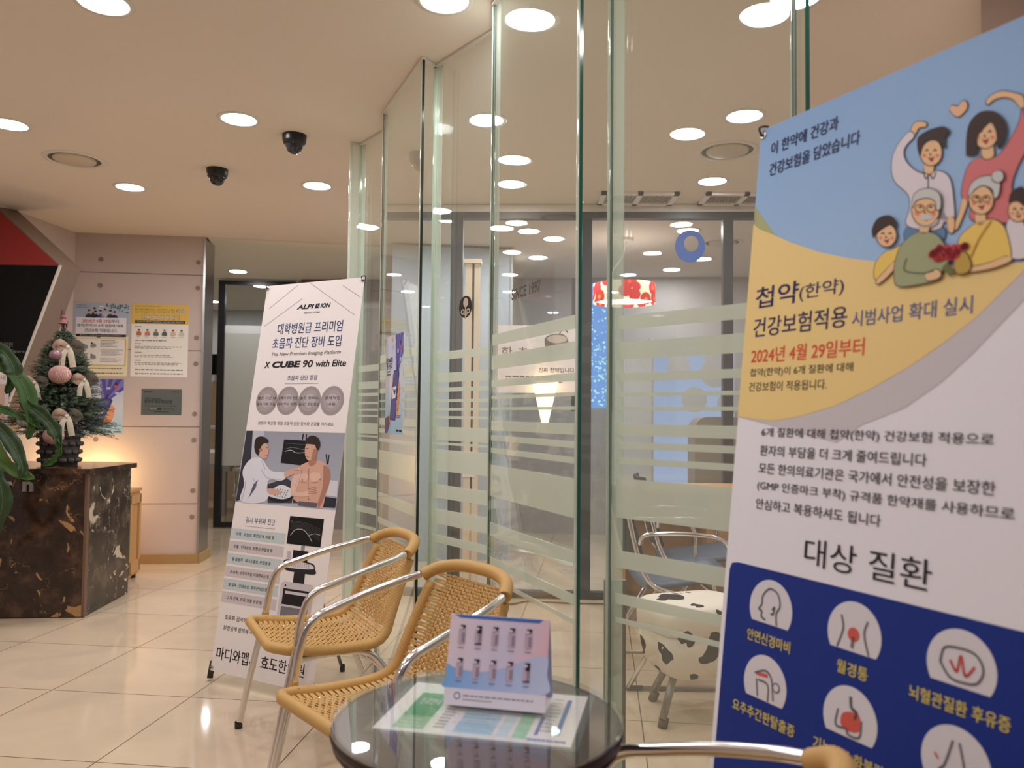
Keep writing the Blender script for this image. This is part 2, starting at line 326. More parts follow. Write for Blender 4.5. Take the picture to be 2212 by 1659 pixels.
class Sheet:
    """flat print: u 0..1 left to right, v 0..1 top to bottom on a W x H rectangle whose bottom-left corner is B"""
    def __init__(s, B, a, up, W, H):
        s.B = Vector(B); s.a = Vector(a).normalized(); s.up = Vector(up).normalized(); s.n = s.a.cross(s.up).normalized(); s.W = W; s.H = H; s.mb = MB()
    def P(s, u, v, k=1): return s.B + s.a * (u * s.W) + s.up * ((1 - v) * s.H) + s.n * (0.00035 * k)
    def poly(s, pts, m, k=1): s.mb.face([s.P(u, v, k) for u, v in reversed(pts)] if s.area(pts) > 0 else [s.P(u, v, k) for u, v in pts], m)
    @staticmethod
    def area(p): return sum(p[i][0] * p[(i + 1) % len(p)][1] - p[(i + 1) % len(p)][0] * p[i][1] for i in range(len(p)))
    def rect(s, u0, v0, u1, v1, m, k=1): s.poly([(u0, v0), (u1, v0), (u1, v1), (u0, v1)], m, k)
    def ell(s, u, v, ru, rv, m, k=1, n=28, a0=0, a1=2 * PI, rot=0):
        c, q = math.cos(rot), math.sin(rot); ar = s.W / s.H; P = []
        for i in range(n):
            t = a0 + (a1 - a0) * i / (n if a1 - a0 > 6.28 else n - 1); x = ru * math.cos(t); y = rv * math.sin(t)
            P.append((u + x * c - y * q, v + (x * q + y * c) * ar))
        s.poly(P, m, k)
    def blob(s, pts, m, k=1, n=5):
        """closed smooth outline"""
        q = [Vector((p[0], p[1], 0)) for p in pts]; N = len(q); out = []
        for i in range(N):
            p0, p1, p2, p3 = q[i - 1], q[i], q[(i + 1) % N], q[(i + 2) % N]
            for j in range(n): t = j / n; out.append(0.5 * ((2 * p1) + (p2 - p0) * t + (2 * p0 - 5 * p1 + 4 * p2 - p3) * t * t + (3 * p1 - p0 - 3 * p2 + p3) * t ** 3))
        s.poly([(p.x, p.y) for p in out], m, k)
    def line(s, pts, wd, m, k=1, smooth=True):
        """stroke of width wd metres"""
        q = [Vector((p[0] * s.W, -p[1] * s.H, 0)) for p in pts]
        if smooth and len(q) > 2: q = smooth_path(q, 5)
        for i in range(len(q) - 1):
            d = (q[i + 1] - q[i])
            if d.length < 1e-7: continue
            d.normalize(); n = Vector((-d.y, d.x, 0)) * wd / 2; e = d * wd * .25
            s.poly([(p.x / s.W, -p.y / s.H) for p in (q[i] - n - e, q[i + 1] - n + e, q[i + 1] + n + e, q[i] + n - e)], m, k)
    def text(s, t, u0, u1, v, h, m, bold=.02, k=2, shear=0.0):
        """string stretched between u0 and u1, centred on v, h metres tall"""
        hangul = any(ord(ch) > 0x1100 for ch in t)
        vs, fs, asp = glyphs(t, 0.0 if hangul else bold, shear); W = (u1 - u0) * s.W; mi = s.mb.mi(m)
        e = bold * h * .42 if hangul else 0      # heavier weight: the same outline struck again a little to each side
        for n_, (ox, oy) in enumerate(((0, 0), (e, e * .6), (-e, -e * .6), (e, -e * .6), (-e, e * .6)) if e > 1e-5 else ((0, 0),)):
            b = len(s.mb.v); s.mb.v += [s.B + s.a * (u0 * s.W + x * W + ox) + s.up * ((1 - v) * s.H + (y - .5) * h + oy) + s.n * (0.00035 * (k + n_ * .08)) for x, y in vs]
            for f in fs: s.mb.f.append(tuple(b + i for i in f)); s.mb.m.append(mi); s.mb.sm.append(False)
    def textlines(s, u0, u1, v0, v1, n, m, k=2, fill=.45, jag=True, h=None):
        """rows of tiny illegible copy, drawn as broken word strokes"""
        rnd = random.Random(int((u0 + v0) * 1e4)); dv = (v1 - v0) / n
        for i in range(n):
            u = u0; ue = u1 - (rnd.random() * .35 * (u1 - u0) if jag else 0); vc = v0 + dv * (i + .5); hh = dv * fill / 2
            while u < ue:
                L = (u1 - u0) * (0.03 + rnd.random() * .07); s.rect(u, vc - hh, min(u + L, ue), vc + hh, m, k); u += L + (u1 - u0) * .018
    def build(s, name, parent, **p): return s.mb.build(name, parent, **p)

# ------------------------------------------------------------------ setting
ZC = 2.504
m = MB(); m.box((-5.2, -3.2, -.1), (3.6, 10.6, 0), M_TILE); struct(m, 'floor')
m = MB(); m.box((-5.2, -3.2, ZC), (3.6, 10.6, ZC + .12), M_CEIL)
m.prism([(-2.36, 6.04, ZC - .014), (-.9, 6.30, ZC - .014), (-.9, 10.5, ZC - .014), (-5.1, 10.5, ZC - .014), (-5.1, 6.3, ZC - .014), (-2.42, 6.3, ZC - .014)],
        [(-2.36, 6.04, ZC), (-.9, 6.30, ZC), (-.9, 10.5, ZC), (-5.1, 10.5, ZC), (-5.1, 6.3, ZC), (-2.42, 6.3, ZC)], M_CEIL2); struct(m, 'ceiling')
# column wall with cast concrete panels
c0 = Vector((-3.325, 5.93)); c1 = Vector((-2.389, 6.045))
m = MB(); m.prism([(c0.x, c0.y, 0), (c1.x, c1.y, 0), (-2.42, 6.29, 0), (-3.6, 6.2, 0)], [(c0.x, c0.y, ZC), (c1.x, c1.y, ZC), (-2.42, 6.29, ZC), (-3.6, 6.2, ZC)], M_CONC)
d = (c1 - c0).normalized(); n2 = Vector((d.y, -d.x))
for z in (2.205, 1.62, 1.035, .45):
    a = c0 + n2 * .0008; b = c1 + n2 * .0008; m.face([(a.x, a.y, z - .003), (b.x, b.y, z - .003), (b.x, b.y, z + .003), (a.x, a.y, z + .003)], M_CONC2)
for t in (.2, .955):
    for z in (2.305, 2.105, 1.72, 1.52, 1.135, .935, .55, .35):
        p = c0.lerp(c1, t) + n2 * .001; m.lathe([(0, .002), (.018, .002), (.018, 0)], (p.x, p.y, z), M_CONCD, 16, (n2.x, n2.y, 0), False)
struct(m, 'wall_column')
m = MB(); m.prism([(c1.x, c1.y - .012, 0.07), (c1.x + .012, c1.y, 0.07), (-2.407, 6.3, 0.07), (-2.42, 6.3, 0.07)], [(c1.x, c1.y - .012, ZC), (c1.x + .012, c1.y, ZC), (-2.407, 6.3, ZC), (-2.42, 6.3, ZC)], M_STEEL)
for z in (2.2, 1.6, 1.0): m.box((-2.4, 6.05, z), (-2.376, 6.06, z + .004), M_BLACK)
struct(m, 'trim_1')
m = MB(); m.slab((c0.x, c0.y), (c1.x + .01, c1.y - .002), 0, .07, .02, M_BASE, -.012); m.slab((c1.x + .008, c1.y - .01), (-2.395, 6.30), 0, .07, .02, M_BASE, -.004); struct(m, 'baseboard_column')
# left wall
m = MB(); m.prism([(-3.5, -3.1, 0), (-3.40, 5.0, 0), (c0.x, c0.y, 0), (-3.7, 6.2, 0), (-3.7, -3.1, 0)], [(-3.5, -3.1, ZC), (-3.40, 5.0, ZC), (c0.x, c0.y, ZC), (-3.7, 6.2, ZC), (-3.7, -3.1, ZC)], M_CONC)
for z in (2.205, 1.62): m.face([(-3.399, 5.0, z), (-3.399, 5.0, z + .006), (c0.x + .001, c0.y, z + .006), (c0.x + .001, c0.y, z)], M_CONC2)
struct(m, 'wall_left')
m = MB(); m.box((3.3, -3.2, 0), (3.5, 10.6, ZC), M_GREYW); struct(m, 'wall_right')
m = MB(); m.box((-5.2, -3.3, 0), (3.6, -3.15, ZC), M_CONC); struct(m, 'wall_front')
# pale pillar at the right edge behind the near banner
m = MB(); m.prism([(1.375, 2.28, 0), (3.3, 2.28, 0), (3.3, 2.75, 0), (1.67, 2.75, 0)], [(1.375, 2.28, ZC), (3.3, 2.28, ZC), (3.3, 2.75, ZC), (1.67, 2.75, ZC)], M_PINK); struct(m, 'wall_pillar')
# back walls
m = MB(); m.prism([(-2.17, 7.93, 0), (3.4, 7.45, 0), (3.4, 7.6, 0), (-2.17, 8.08, 0)], [(-2.17, 7.93, ZC), (3.4, 7.45, ZC), (3.4, 7.6, ZC), (-2.17, 8.08, ZC)], M_TAUPE)
m.slab((-2.16, 7.905), (-.7, 7.78), 0, 2.2, .02, pm('taupe_panel', lin((146, 138, 134)), .5)); struct(m, 'wall_back')
m = MB(); m.box((-2.12, 7.84, 2.28), (-1.80, 7.87, 2.49), M_BROWNW); m.box((-1.74, 7.80, 2.28), (-1.33, 7.84, 2.49), pm('dark_brown_panel', lin((78, 52, 42)), .5)); m.box((-1.27, 7.75, 2.28), (-.75, 7.80, 2.49), M_BROWNW); struct(m, 'trim_2')
m = MB(); m.box((-5.2, 10.3, 0), (-1.9, 10.5, ZC), M_GREYW); m.box((-2.17, 8.05, 0), (-2.05, 10.4, ZC), M_GREYW); m.box((-5.2, 6.2, 0), (-5.05, 10.4, ZC), pm('cream_wall', lin((196, 176, 146)), .7)); struct(m, 'wall_treatment_room')

# ------------------------------------------------------------------ glass door to the treatment room
t = thing('glass_door', 'black framed glass door with frosted pane behind the tall white banner', 'door', (-2.94, 7.86, 0))
fr = MB(); D0 = (-2.945, 7.855); D1 = (-2.19, 7.905)
def lerp2(A, B, k): return (A[0] + (B[0] - A[0]) * k, A[1] + (B[1] - A[1]) * k)
fr.slab(D0, lerp2(D0, D1, .085), 0.01, 2.47, .05, M_BLACK); fr.slab(lerp2(D0, D1, .92), D1, 0.01, 2.47, .05, M_BLACK)
fr.slab(lerp2(D0, D1, .085), lerp2(D0, D1, .92), 2.43, 2.47, .05, M_BLACK); fr.slab(lerp2(D0, D1, .085), lerp2(D0, D1, .92), .01, .06, .05, M_BLACK); fr.build('door_frame', t)
g = MB(); g.slab(lerp2(D0, D1, .085), lerp2(D0, D1, .92), .06, 2.43, .008, M_PANE2); g.build('pane', t)
g = MB(); g.slab(lerp2(D0, D1, .09), lerp2(D0, D1, .915), .62, 1.94, .002, M_MILK, -.006); g.slab(lerp2(D0, D1, .09), lerp2(D0, D1, .915), 1.94, 2.02, .002, M_GREYW, -.006); fo = g.build('frosted_film', t)
s = Sheet(Vector((D0[0], D0[1] - .008, .0)), (D1[0] - D0[0], D1[1] - D0[1], 0), (0, 0, 1), .757, 2.47)
cc = flat((96, 88, 76)); s.ell(.64, 1 - 1.42 / 2.47, .085, .034, cc, 1); s.ell(.64, 1 - 1.44 / 2.47, .035, .016, flat((196, 190, 176)), 2); s.ell(.605, 1 - 1.385 / 2.47, .02, .008, flat((196, 190, 176)), 2); s.ell(.67, 1 - 1.385 / 2.47, .02, .008, flat((196, 190, 176)), 2)
s.text('마디와맵시', .5, .84, 1 - 1.31 / 2.47, .05, cc); s.text('주니어', .46, .72, 1 - 1.16 / 2.47, .045, flat((88, 110, 84)))
s.build('logo_decal', fo)

# ------------------------------------------------------------------ ceiling downlights
def downlight(x, y, label, z=ZC, r=.075):
    t = thing('ceiling_light', label, 'ceiling light', (x, y, z), 0, 'recessed round ceiling lights')
    a = MB(); a.lathe([(r + .022, 0), (r + .02, -.004), (r + .004, -.005), (r, -.003), (r, -.001)], (x, y, z), M_TRIM, 36); a.build('trim_ring', t)
    b = MB(); b.lathe([(r, -.003), (r * .8, -.0045), (r * .4, -.005), (0, -.005)], (x, y, z), M_LENS, 36, None, True); b.build('lens', t)
DL = [(-1.365, 2.556, 'bright round downlight at the top left, cut by the top of the frame'),
 (-.233, 2.52, 'bright round downlight at the top edge just left of the glass screen'),
 (.90, 2.48, 'round downlight at the top edge behind the tall glass pane edge, over the blue banner'),
 (-2.392, 3.675, 'round downlight cut by the left edge of the photo, before the ceiling speaker'),
 (-1.272, 3.582, 'round downlight just left of the higher of two black dome cameras'),
 (-.129, 3.564, 'large round downlight seen through the glass, right of the black glass edge'),
 (1.032, 3.484, 'round downlight above left of the near blue banner corner'),
 (-2.318, 4.703, 'round downlight between the ceiling speaker and the concrete column'),
 (-1.172, 4.636, 'round downlight right of the lower black dome camera, left of the glass'),
 (-.017, 4.561, 'round downlight just in front of the dark partition, in the middle glass pane'),
 (1.139, 4.468, 'round downlight beyond the glass below the ceiling ring beside the blue banner'),
 (-1.059, 5.66, 'round downlight behind the leftmost glass pane'),
 (.112, 5.74, 'round downlight just inside the dark framed partition, behind the middle pane'),
 (1.269, 5.678, 'round downlight inside the partition above the flowered pendant lamp room'),
 (-.96, 6.704, 'round downlight deep behind the second glass pane, bluish'),
 (.212, 6.707, 'farther round downlight inside the room behind the middle pane'),
 (1.62, 6.70, 'round downlight inside the far room right of the blue ring decal'),
 (-2.617, 7.44, 'round downlight in the corridor in front of the black framed door'),
 (-3.644, 9.5, 'round downlight in the treatment room seen between column and door frame'),
 (-2.75, 9.3, 'round downlight seen through the top of the black framed door'),
 (-1.45, 1.5, 'round downlight over the open floor, before the top left one'), (-.33, 1.46, 'round downlight above the small round table'), (.8, 1.42, 'round downlight above the near blue banner'),
 (-2.55, 2.62, 'round downlight over the floor in front of the marble counter'), (-1.5, .3, 'round downlight behind the viewer on the left'), (0.1, -.3, 'round downlight behind the viewer in the middle'),
 (1.5, -.6, 'round downlight behind the viewer on the right'), (-2.7, -.4, 'round downlight far behind on the left'), (2.1, 3.5, 'round downlight hidden behind the near blue banner'), (-.45, 5.42, 'round downlight behind the partition header, left of the cream door post'), (.31, 5.98, 'round downlight inside the partition, right of its closer neighbour'), (1.46, 7.2, 'farthest round downlight, above the blue ring decal room corner'), (-.78, 7.2, 'farthest round downlight behind the black edged glass pane'),
 (2.3, 5.5, 'round downlight in the far room at the right wall')]
for x, y, lb in DL: downlight(x, y, lb, ZC - .014 if (y > 6.3 and x < -.9) else ZC)
def ringvent(x, y, label, nm='ceiling_speaker', r=.15, z=ZC):
    t = thing(nm, label, 'ceiling speaker' if 'speaker' in nm else 'ceiling vent', (x, y, z))
    a = MB(); a.lathe([(r + .025, 0), (r + .022, -.006), (r, -.008), (r - .003, -.002)], (x, y, z), M_TRIM, 48); a.build('outer_ring', t)
    a = MB(); a.lathe([(r, -.001), (r - .025, -.001)], (x, y, z - .0005), pm('dark_gap', lin((92, 80, 70)), .7), 48); a.build('shadow_gap', t)
    a = MB(); a.lathe([(r - .024, -.001), (r - .026, -.01), (r - .05, -.014), (0, -.016)], (x, y, z), pm('cover_plate', lin((206, 190, 168)), .4), 48); a.build('cover', t)
ringvent(-2.365, 4.185, 'round recessed ceiling fitting with dark ring over the marble counter', r=.13)
ringvent(1.082, 3.947, 'round ceiling ring fitting left of the near blue banner corner', r=.13)
ringvent(1.62, 6.05, 'round ceiling ring inside the far room behind the partition post', r=.13)
ringvent(-2.95, 7.3, 'round ceiling ring in the corridor before the black framed door', r=.13, z=ZC - .014)
def vent(x0, x1, y0, y1, label):
    t = thing('air_vent', label, 'vent', ((x0 + x1) / 2, y0, ZC))
    a = MB(); w_ = .032
    for q in ((x0, y0, x1, y0 + w_), (x0, y1 - w_, x1, y1), (x0, y0, x0 + w_, y1), (x1 - w_, y0, x1, y1), ((x0 + x1) / 2 - w_ / 2, y0, (x0 + x1) / 2 + w_ / 2, y1)): a.box((q[0], q[1], ZC - .018), (q[2], q[3], ZC), M_WHITE)
    a.build('frame', t); a = MB(); nn = 26
    for i in range(nn):
        x = x0 + w_ + (x1 - x0 - 2 * w_) * (i + .5) / nn; a.box((x - .004, y0 + w_, ZC - .01), (x + .003, y1 - w_, ZC - .001), pm('vent_slat', lin((150, 138, 122)), .5))
    a.build('slats', t)
vent(.53, 1.0, 4.69, 4.95, 'long slatted ceiling vent before the dark partition header')
vent(1.16, 1.65, 4.68, 4.93, 'slatted ceiling vent beside the near blue banner edge')
def dome(x, y, label):
    t = thing('dome_camera', label, 'security camera', (x, y, ZC))
    a = MB(); a.lathe([(.058, 0), (.056, -.03), (.05, -.045), (.04, -.05)], (x, y, ZC), pm('black_plastic', (.006, .006, .006), .3), 36); a.build('housing', t)
    a = MB(); a.lathe([(.042, -.046), (.04, -.062), (.03, -.08), (.016, -.09), (0, -.093)], (x, y, ZC), pm('smoked_dome', (.012, .012, .014), .05, spec=.7), 36); a.build('dome_cover', t)
    a = MB(); a.lathe([(.014, -.02), (.014, .0)], (x + .012, y - .036, ZC - .062), M_CHROME, 16, (.3, -1, -.5)); a.build('lens_ring', t)
dome(-1.073, 3.79, 'black dome camera, the higher one, right of a downlight'); dome(-1.655, 4.34, 'black dome camera, the lower one, farther back')
# floor-standing or hidden warm light washing the corner behind the counter
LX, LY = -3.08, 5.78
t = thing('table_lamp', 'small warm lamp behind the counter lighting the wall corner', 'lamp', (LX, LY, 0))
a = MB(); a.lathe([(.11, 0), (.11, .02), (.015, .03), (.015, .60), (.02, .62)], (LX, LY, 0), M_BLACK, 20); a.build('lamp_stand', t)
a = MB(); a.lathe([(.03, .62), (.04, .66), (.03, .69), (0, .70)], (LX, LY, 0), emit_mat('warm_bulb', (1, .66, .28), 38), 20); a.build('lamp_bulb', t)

# ------------------------------------------------------------------ glass screen (pleated)
PP = {1: (-.816, 3.878), 2: (-.77, 3.904), 3: (-.616, 3.70), 4: (-.585, 3.479), 5: (-.35, 2.94), 6: (-.308, 3.003), 7: (-.072, 2.707), 8: (-.07, 2.53), 9: (.165, 1.98), 10: (.25, 2.03), 11: (.60, 1.67), 12: (.605, 1.60)}
BANDS = [(1.371, 1.406), (1.295, 1.339), (1.239, 1.26), (1.201, 1.211), (1.166, 1.175), (1.103, 1.132), (1.07, 1.087), (1.031, 1.047), (.895, .994), (.77, .813), (.68, .706), (.633, .646)]
BANDSA = [(1.355, 1.385), (1.27, 1.305), (1.235, 1.25), (1.196, 1.207), (1.165, 1.175), (1.135, 1.145), (1.055, 1.105), (1.038, 1.047), (.94, 1.02), (.84, .89), (.745, .80), (.675, .705), (.60, .615)]
def pane(a, b, label, film=None, em=None, ext=0.0):
    P = Vector(PP[a]); Q = Vector(PP[b]); d = (Q - P).normalized(); Q2 = Q + d * ext
    t = thing('glass_screen', label, 'glass screen', (P.x, P.y, 0), 0, 'panes of the folded glass screen')
    g = MB(); g.slab(P + d * .006, Q2 - d * .001, .012, ZC - .008, .010, M_REFRACT if a in (1, 3, 7) else M_GLASS, 0, None, em or M_GEDGE); g.build('pane', t)  # some return panes are paled to paint refracted light
    g = MB(); g.slab(P, Q2, ZC - .012, ZC - .001, .018, M_TRIM); g.build('ceiling_channel', t)
    g = MB(); g.slab(P, Q2, .0, .012, .018, M_STEEL); g.build('floor_channel', t)
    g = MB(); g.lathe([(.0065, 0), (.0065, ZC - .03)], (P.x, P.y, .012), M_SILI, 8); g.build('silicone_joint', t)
    if a in (2, 4, 6, 8, 10):
        g = MB(); g.slab(P + d * .006, P + d * .04, .012, ZC - .012, .003, M_REFRACT, .0075); g.build('refraction_strip', t)  # added pale strip paints the light refracted by overlapping panes
    if film:
        g = MB()
        for z0, z1 in film: g.slab(P + d * .03, Q - d * .004, z0, z1, .0012, M_FROST, -.0062)
        g.build('frosted_stripes', t)
    return t
pane(1, 2, 'narrow return pane at the far left end of the glass screen')
pane(2, 3, 'leftmost wide glass pane with faint stripes behind the tall white banner', BANDSA)
pane(3, 4, 'narrow glass return left of the pane with the phone poster')
pane(4, 5, 'clear glass pane with a phone poster, ending in a black edge', BANDS, M_GEDGED, .012)
pane(5, 6, 'narrow glass return just right of the black glass edge')
pane(6, 7, 'glass pane carrying the round dark logo, with horizontal frosted stripes', BANDSA)
pane(7, 8, 'narrow glass return between the logo pane and the lettered pane')
pane(8, 9, 'glass pane lettered SINCE 1997 ending in a teal edge', BANDS, M_GEDGET, .012)
pane(9, 10, 'narrow glass return between teal edge and grey post')
pane(10, 11, 'wide striped glass pane in front of the flowered pendant and cow print stool', BANDS, M_GEDGET)
pane(11, 12, 'narrow glass return above the near blue banner corner', None, M_GEDGET)
t = thing('metal_post', 'slim grey metal post standing behind the glass, left of cow print stool', 'post', (.27, 2.09, 0))
a = MB(); a.box((.248, 2.085, .004), (.305, 2.105, .72), pm('grey_satin_metal', lin((128, 120, 112)), .3, .6)); a.build('post_body', t)
a = MB(); a.box((.243, 2.078, 0), (.31, 2.112, .004), M_STEEL); a.build('base_plate', t)
# decals on the glass
def plane_frame(A, B):
    d = (Vector(B) - Vector(A)); return Vector((d.x, d.y, 0)).normalized()
d = plane_frame(PP[6], PP[7]); nn_ = Vector((d.y, -d.x, 0)) * .0085
DK = flat((70, 58, 50)); DK2 = flat((42, 34, 30)); PALE = flat((190, 176, 158))
s = Sheet(Vector((-.188, 2.852, 1.492)) + nn_, d, (0, 0, 1), .08, .092)
s.ell(.5, .5, .5, .5, DK2, 1, 40); 
s.ell(.52, .33, .19, .22, PALE, 2); s.rect(.47, .5, .55, .98, PALE, 2); s.ell(.3, .68, .15, .12, PALE, 2); s.ell(.3, .68, .08, .06, DK2, 3); s.ell(.72, .68, .14, .12, PALE, 2); s.ell(.72, .68, .07, .06, DK2, 3); s.rect(.58, .6, .64, .86, PALE, 2); s.rect(.36, .76, .46, .82, PALE, 2)
tag(s.build('round_logo_decal', None), 'round dark brown logo sticker on the striped glass pane', 'sticker')
d = plane_frame(PP[8], PP[9]); nn_ = Vector((d.y, -d.x, 0)) * .0085
s = Sheet(Vector((.004, 2.357, 1.494)) + nn_, d, (0, 0, 1), .205, .034)
s.text('SINCE 1997', 0, 1, .5, .034, flat((84, 66, 56)), .03, 1); tag(s.build('lettering_decal', None), 'brown SINCE 1997 lettering on the glass pane left of teal edge', 'lettering')

# ------------------------------------------------------------------ phone poster artwork, used on wall and on glass
def phone_poster(s, w_):
    s.rect(0, 0, 1, 1, grad_mat('pale_blue_print_' + w_, [(0, (150, 190, 214)), (.5, (206, 214, 226)), (1, (196, 200, 222))], 'Z', -.0 if w_ == 'a' else -.0, .41), 0)
    vi = flat((92, 88, 160)); vl = flat((128, 126, 196)); ind = flat((84, 88, 150))
    s.poly([(.55, .0), (1, 0), (1, .2), (.72, .4), (.6, .4)], vl, 1)
    for a0, a1 in ((.58, .66), (.72, .8), (.86, .97)): s.poly([(a0, 0), (a1, 0), (.7, .38), (.66, .38)], vi, 2)
    s.poly([(1, .12), (1, .18), (.74, .38), (.7, .38)], vi, 2)
    s.ell(.37, .04, .05, .035, flat((232, 164, 50)), 2)
    for u, v in ((.56, .07), (.4, .12), (.56, .2), (.72, .17), (.88, .26)): s.rect(u - .035, v - .02, u + .035, v + .02, flat((196, 202, 226)), 3)
    s.ell(.86, .14, .04, .03, flat((206, 80, 84)), 3); s.ell(.86, .09, .03, .022, flat((84, 52, 48)), 3)
    s.text('실손24에다', .02, .42, .25, .026, flat((56, 50, 62)), .03, 2); s.text('청구된다', .06, .4, .31, .026, flat((56, 50, 62)), .03, 2)
    s.textlines(.08, .34, .35, .41, 2, flat((120, 116, 128)))
    sk = flat((222, 160, 124)); sk2 = flat((196, 128, 96))
    s.blob([(.4, .42), (.48, .4), (.5, .55), (.42, .62), (.38, .52)], sk, 1); s.blob([(.72, .48), (.82, .5), (.84, .62), (.78, .78), (.62, .82), (.6, .7)], sk, 1)
    s.poly([(.5, .36), (.78, .36), (.8, .4), (.62, .85), (.58, .87), (.3, .86), (.3, .82)], flat((66, 66, 120)), 3)
    s.poly([(.52, .375), (.77, .375), (.6, .85), (.33, .84)], ind, 4)
    s.poly([(.46, .53), (.66, .52), (.62, .64), (.42, .65)], flat((232, 228, 236)), 5); s.blob([(.5, .56), (.54, .55), (.57, .565), (.6, .55), (.63, .57), (.56, .61)], flat((60, 52, 84)), 6)
    for v in (.52, .59, .66, .73): s.ell(.8 - (v - .52) * .5, v + .02, .06, .028, sk2 if v > .7 else sk, 4)
    s.poly([(0, .85), (.22, .82), (.3, .9), (.14, 1), (0, 1)], flat((104, 96, 126)), 2); s.poly([(.22, .82), (.4, .82), (.36, .9), (.28, .92)], sk, 1)
    s.textlines(.68, .96, .81, .845, 2, flat((110, 120, 150))); s.rect(.66, .955, .8, .975, flat((40, 38, 44)), 2); s.rect(.83, .955, .97, .975, flat((40, 38, 44)), 2)

# wall posters (plane of the column wall)
aw = Vector((c1.x - c0.x, c1.y - c0.y, 0)).normalized(); nw = Vector((aw.y, -aw.x, 0))
def wpt(x, z, o=.002):
    k = (x - c0.x) / aw.x; return Vector((c0.x, c0.y, z)) + aw * k + nw * o
def wall_sheet(x0, x1, z0, z1, name, label, cat, matp, art):
    B = wpt(x0, z0); W = (x1 - x0) / aw.x; H = z1 - z0; t = thing(name, label, cat, B)
    s = Sheet(B, aw, (0, 0, 1), W, H); g = MB(); g.slab((B.x, B.y), (B.x + aw.x * W, B.y + aw.y * W), z0, z1, .001, matp, .0008); g.build('paper_sheet' if cat != 'plaque' else 'metal_plate', t)
    art(s); s.build('printed_artwork', t); return t
def art1(s):
    s.rect(0, 0, 1, .45, flat((176, 186, 206)), 1); s.rect(0, .45, 1, 1, flat((238, 226, 190)), 1)
    s.rect(.04, .195, .96, .43, flat((236, 232, 236)), 2); tk = flat((40, 36, 48))
    s.text('이 한약에 건강과', .03, .22, .03, .008, tk); s.text('건강보험을 담았습니다', .03, .27, .06, .008, tk)
    rd = flat((206, 50, 58)); s.text('2024년 4월 29일', .16, .68, .245, .026, rd, .03, 3); s.text('부터', .69, .82, .245, .026, tk, .03, 3)
    s.text('첩약(한약)이 6개 질환에 대해', .06, .9, .31, .026, tk, .03, 3); s.text('건강보험 적용됩니다.', .2, .8, .375, .026, tk, .03, 3)
    s.rect(0.05, .425, .96, .46, tk, 3); s.text('첩약(한약)은 건강보험 적용으로 환자의 부담이 크게 줄어듭니다', .12, .88, .442, .008, flat((220, 214, 210)), .01, 4)
    for u, c, h in ((.27, (64, 60, 80), .11), (.39, (60, 66, 100), .09), (.48, (70, 86, 130), .11), (.56, (200, 196, 200), .13), (.66, (60, 58, 70), .11), (.74, (60, 58, 80), .09), (.37, (70, 66, 80), .15)):
        s.blob([(u - .06, .195), (u - .045, .215 - h * .5), (u, .205 - h * .55), (u + .045, .215 - h * .5), (u + .06, .195)], flat(c), 2); s.ell(u, .185 - h * .62, .024, .03, flat((212, 178, 160)), 3); s.ell(u, .178 - h * .72, .026, .018, flat((50, 44, 48)), 4)
    s.rect(.46, .035, .53, .085, flat((236, 236, 240)), 3); s.text('04', .47, .52, .064, .014, tk, .03, 4)
    rnd = random.Random(3)
    for i in range(46):
        u = .58 + rnd.random() * .42; v = rnd.random() * .13 * (u - .45) * 1.9; s.ell(u, v + .004, .018, .009, flat((74, 112, 76)), 3, 8, rot=rnd.random() * 3)
    s.rect(.03, .485, .965, .855, flat((214, 174, 70)), 2); s.rect(.05, .49, .945, .845, flat((240, 234, 224)), 3)
    s.textlines(.5, .84, .5, .6, 5, flat((130, 122, 116)), 4); s.rect(.5, .63, .92, .655, flat((206, 204, 206)), 4); s.textlines(.52, .9, .66, .72, 4, flat((140, 132, 128)), 5); s.textlines(.5, .9, .75, .81, 3, flat((140, 132, 128)), 4)
    for u, v in ((.22, .59), (.37, .57), (.22, .73), (.37, .73), (.1, .59), (.1, .73)): s.blob([(u - .05, v + .03), (u - .04, v - .01), (u + .03, v - .015), (u + .05, v + .03)], flat((142, 148, 140)), 4); s.ell(u - .03, v - .02, .018, .018, flat((60, 56, 54)), 5); s.textlines(u - .05, u + .05, v + .035, v + .05, 1, flat((150, 140, 130)), 4)
    s.textlines(.3, .9, .885, .905, 1, flat((90, 84, 76)), 2, .5, False); s.textlines(.2, .92, .95, .97, 1, flat((80, 78, 70)), 2, .6, False)
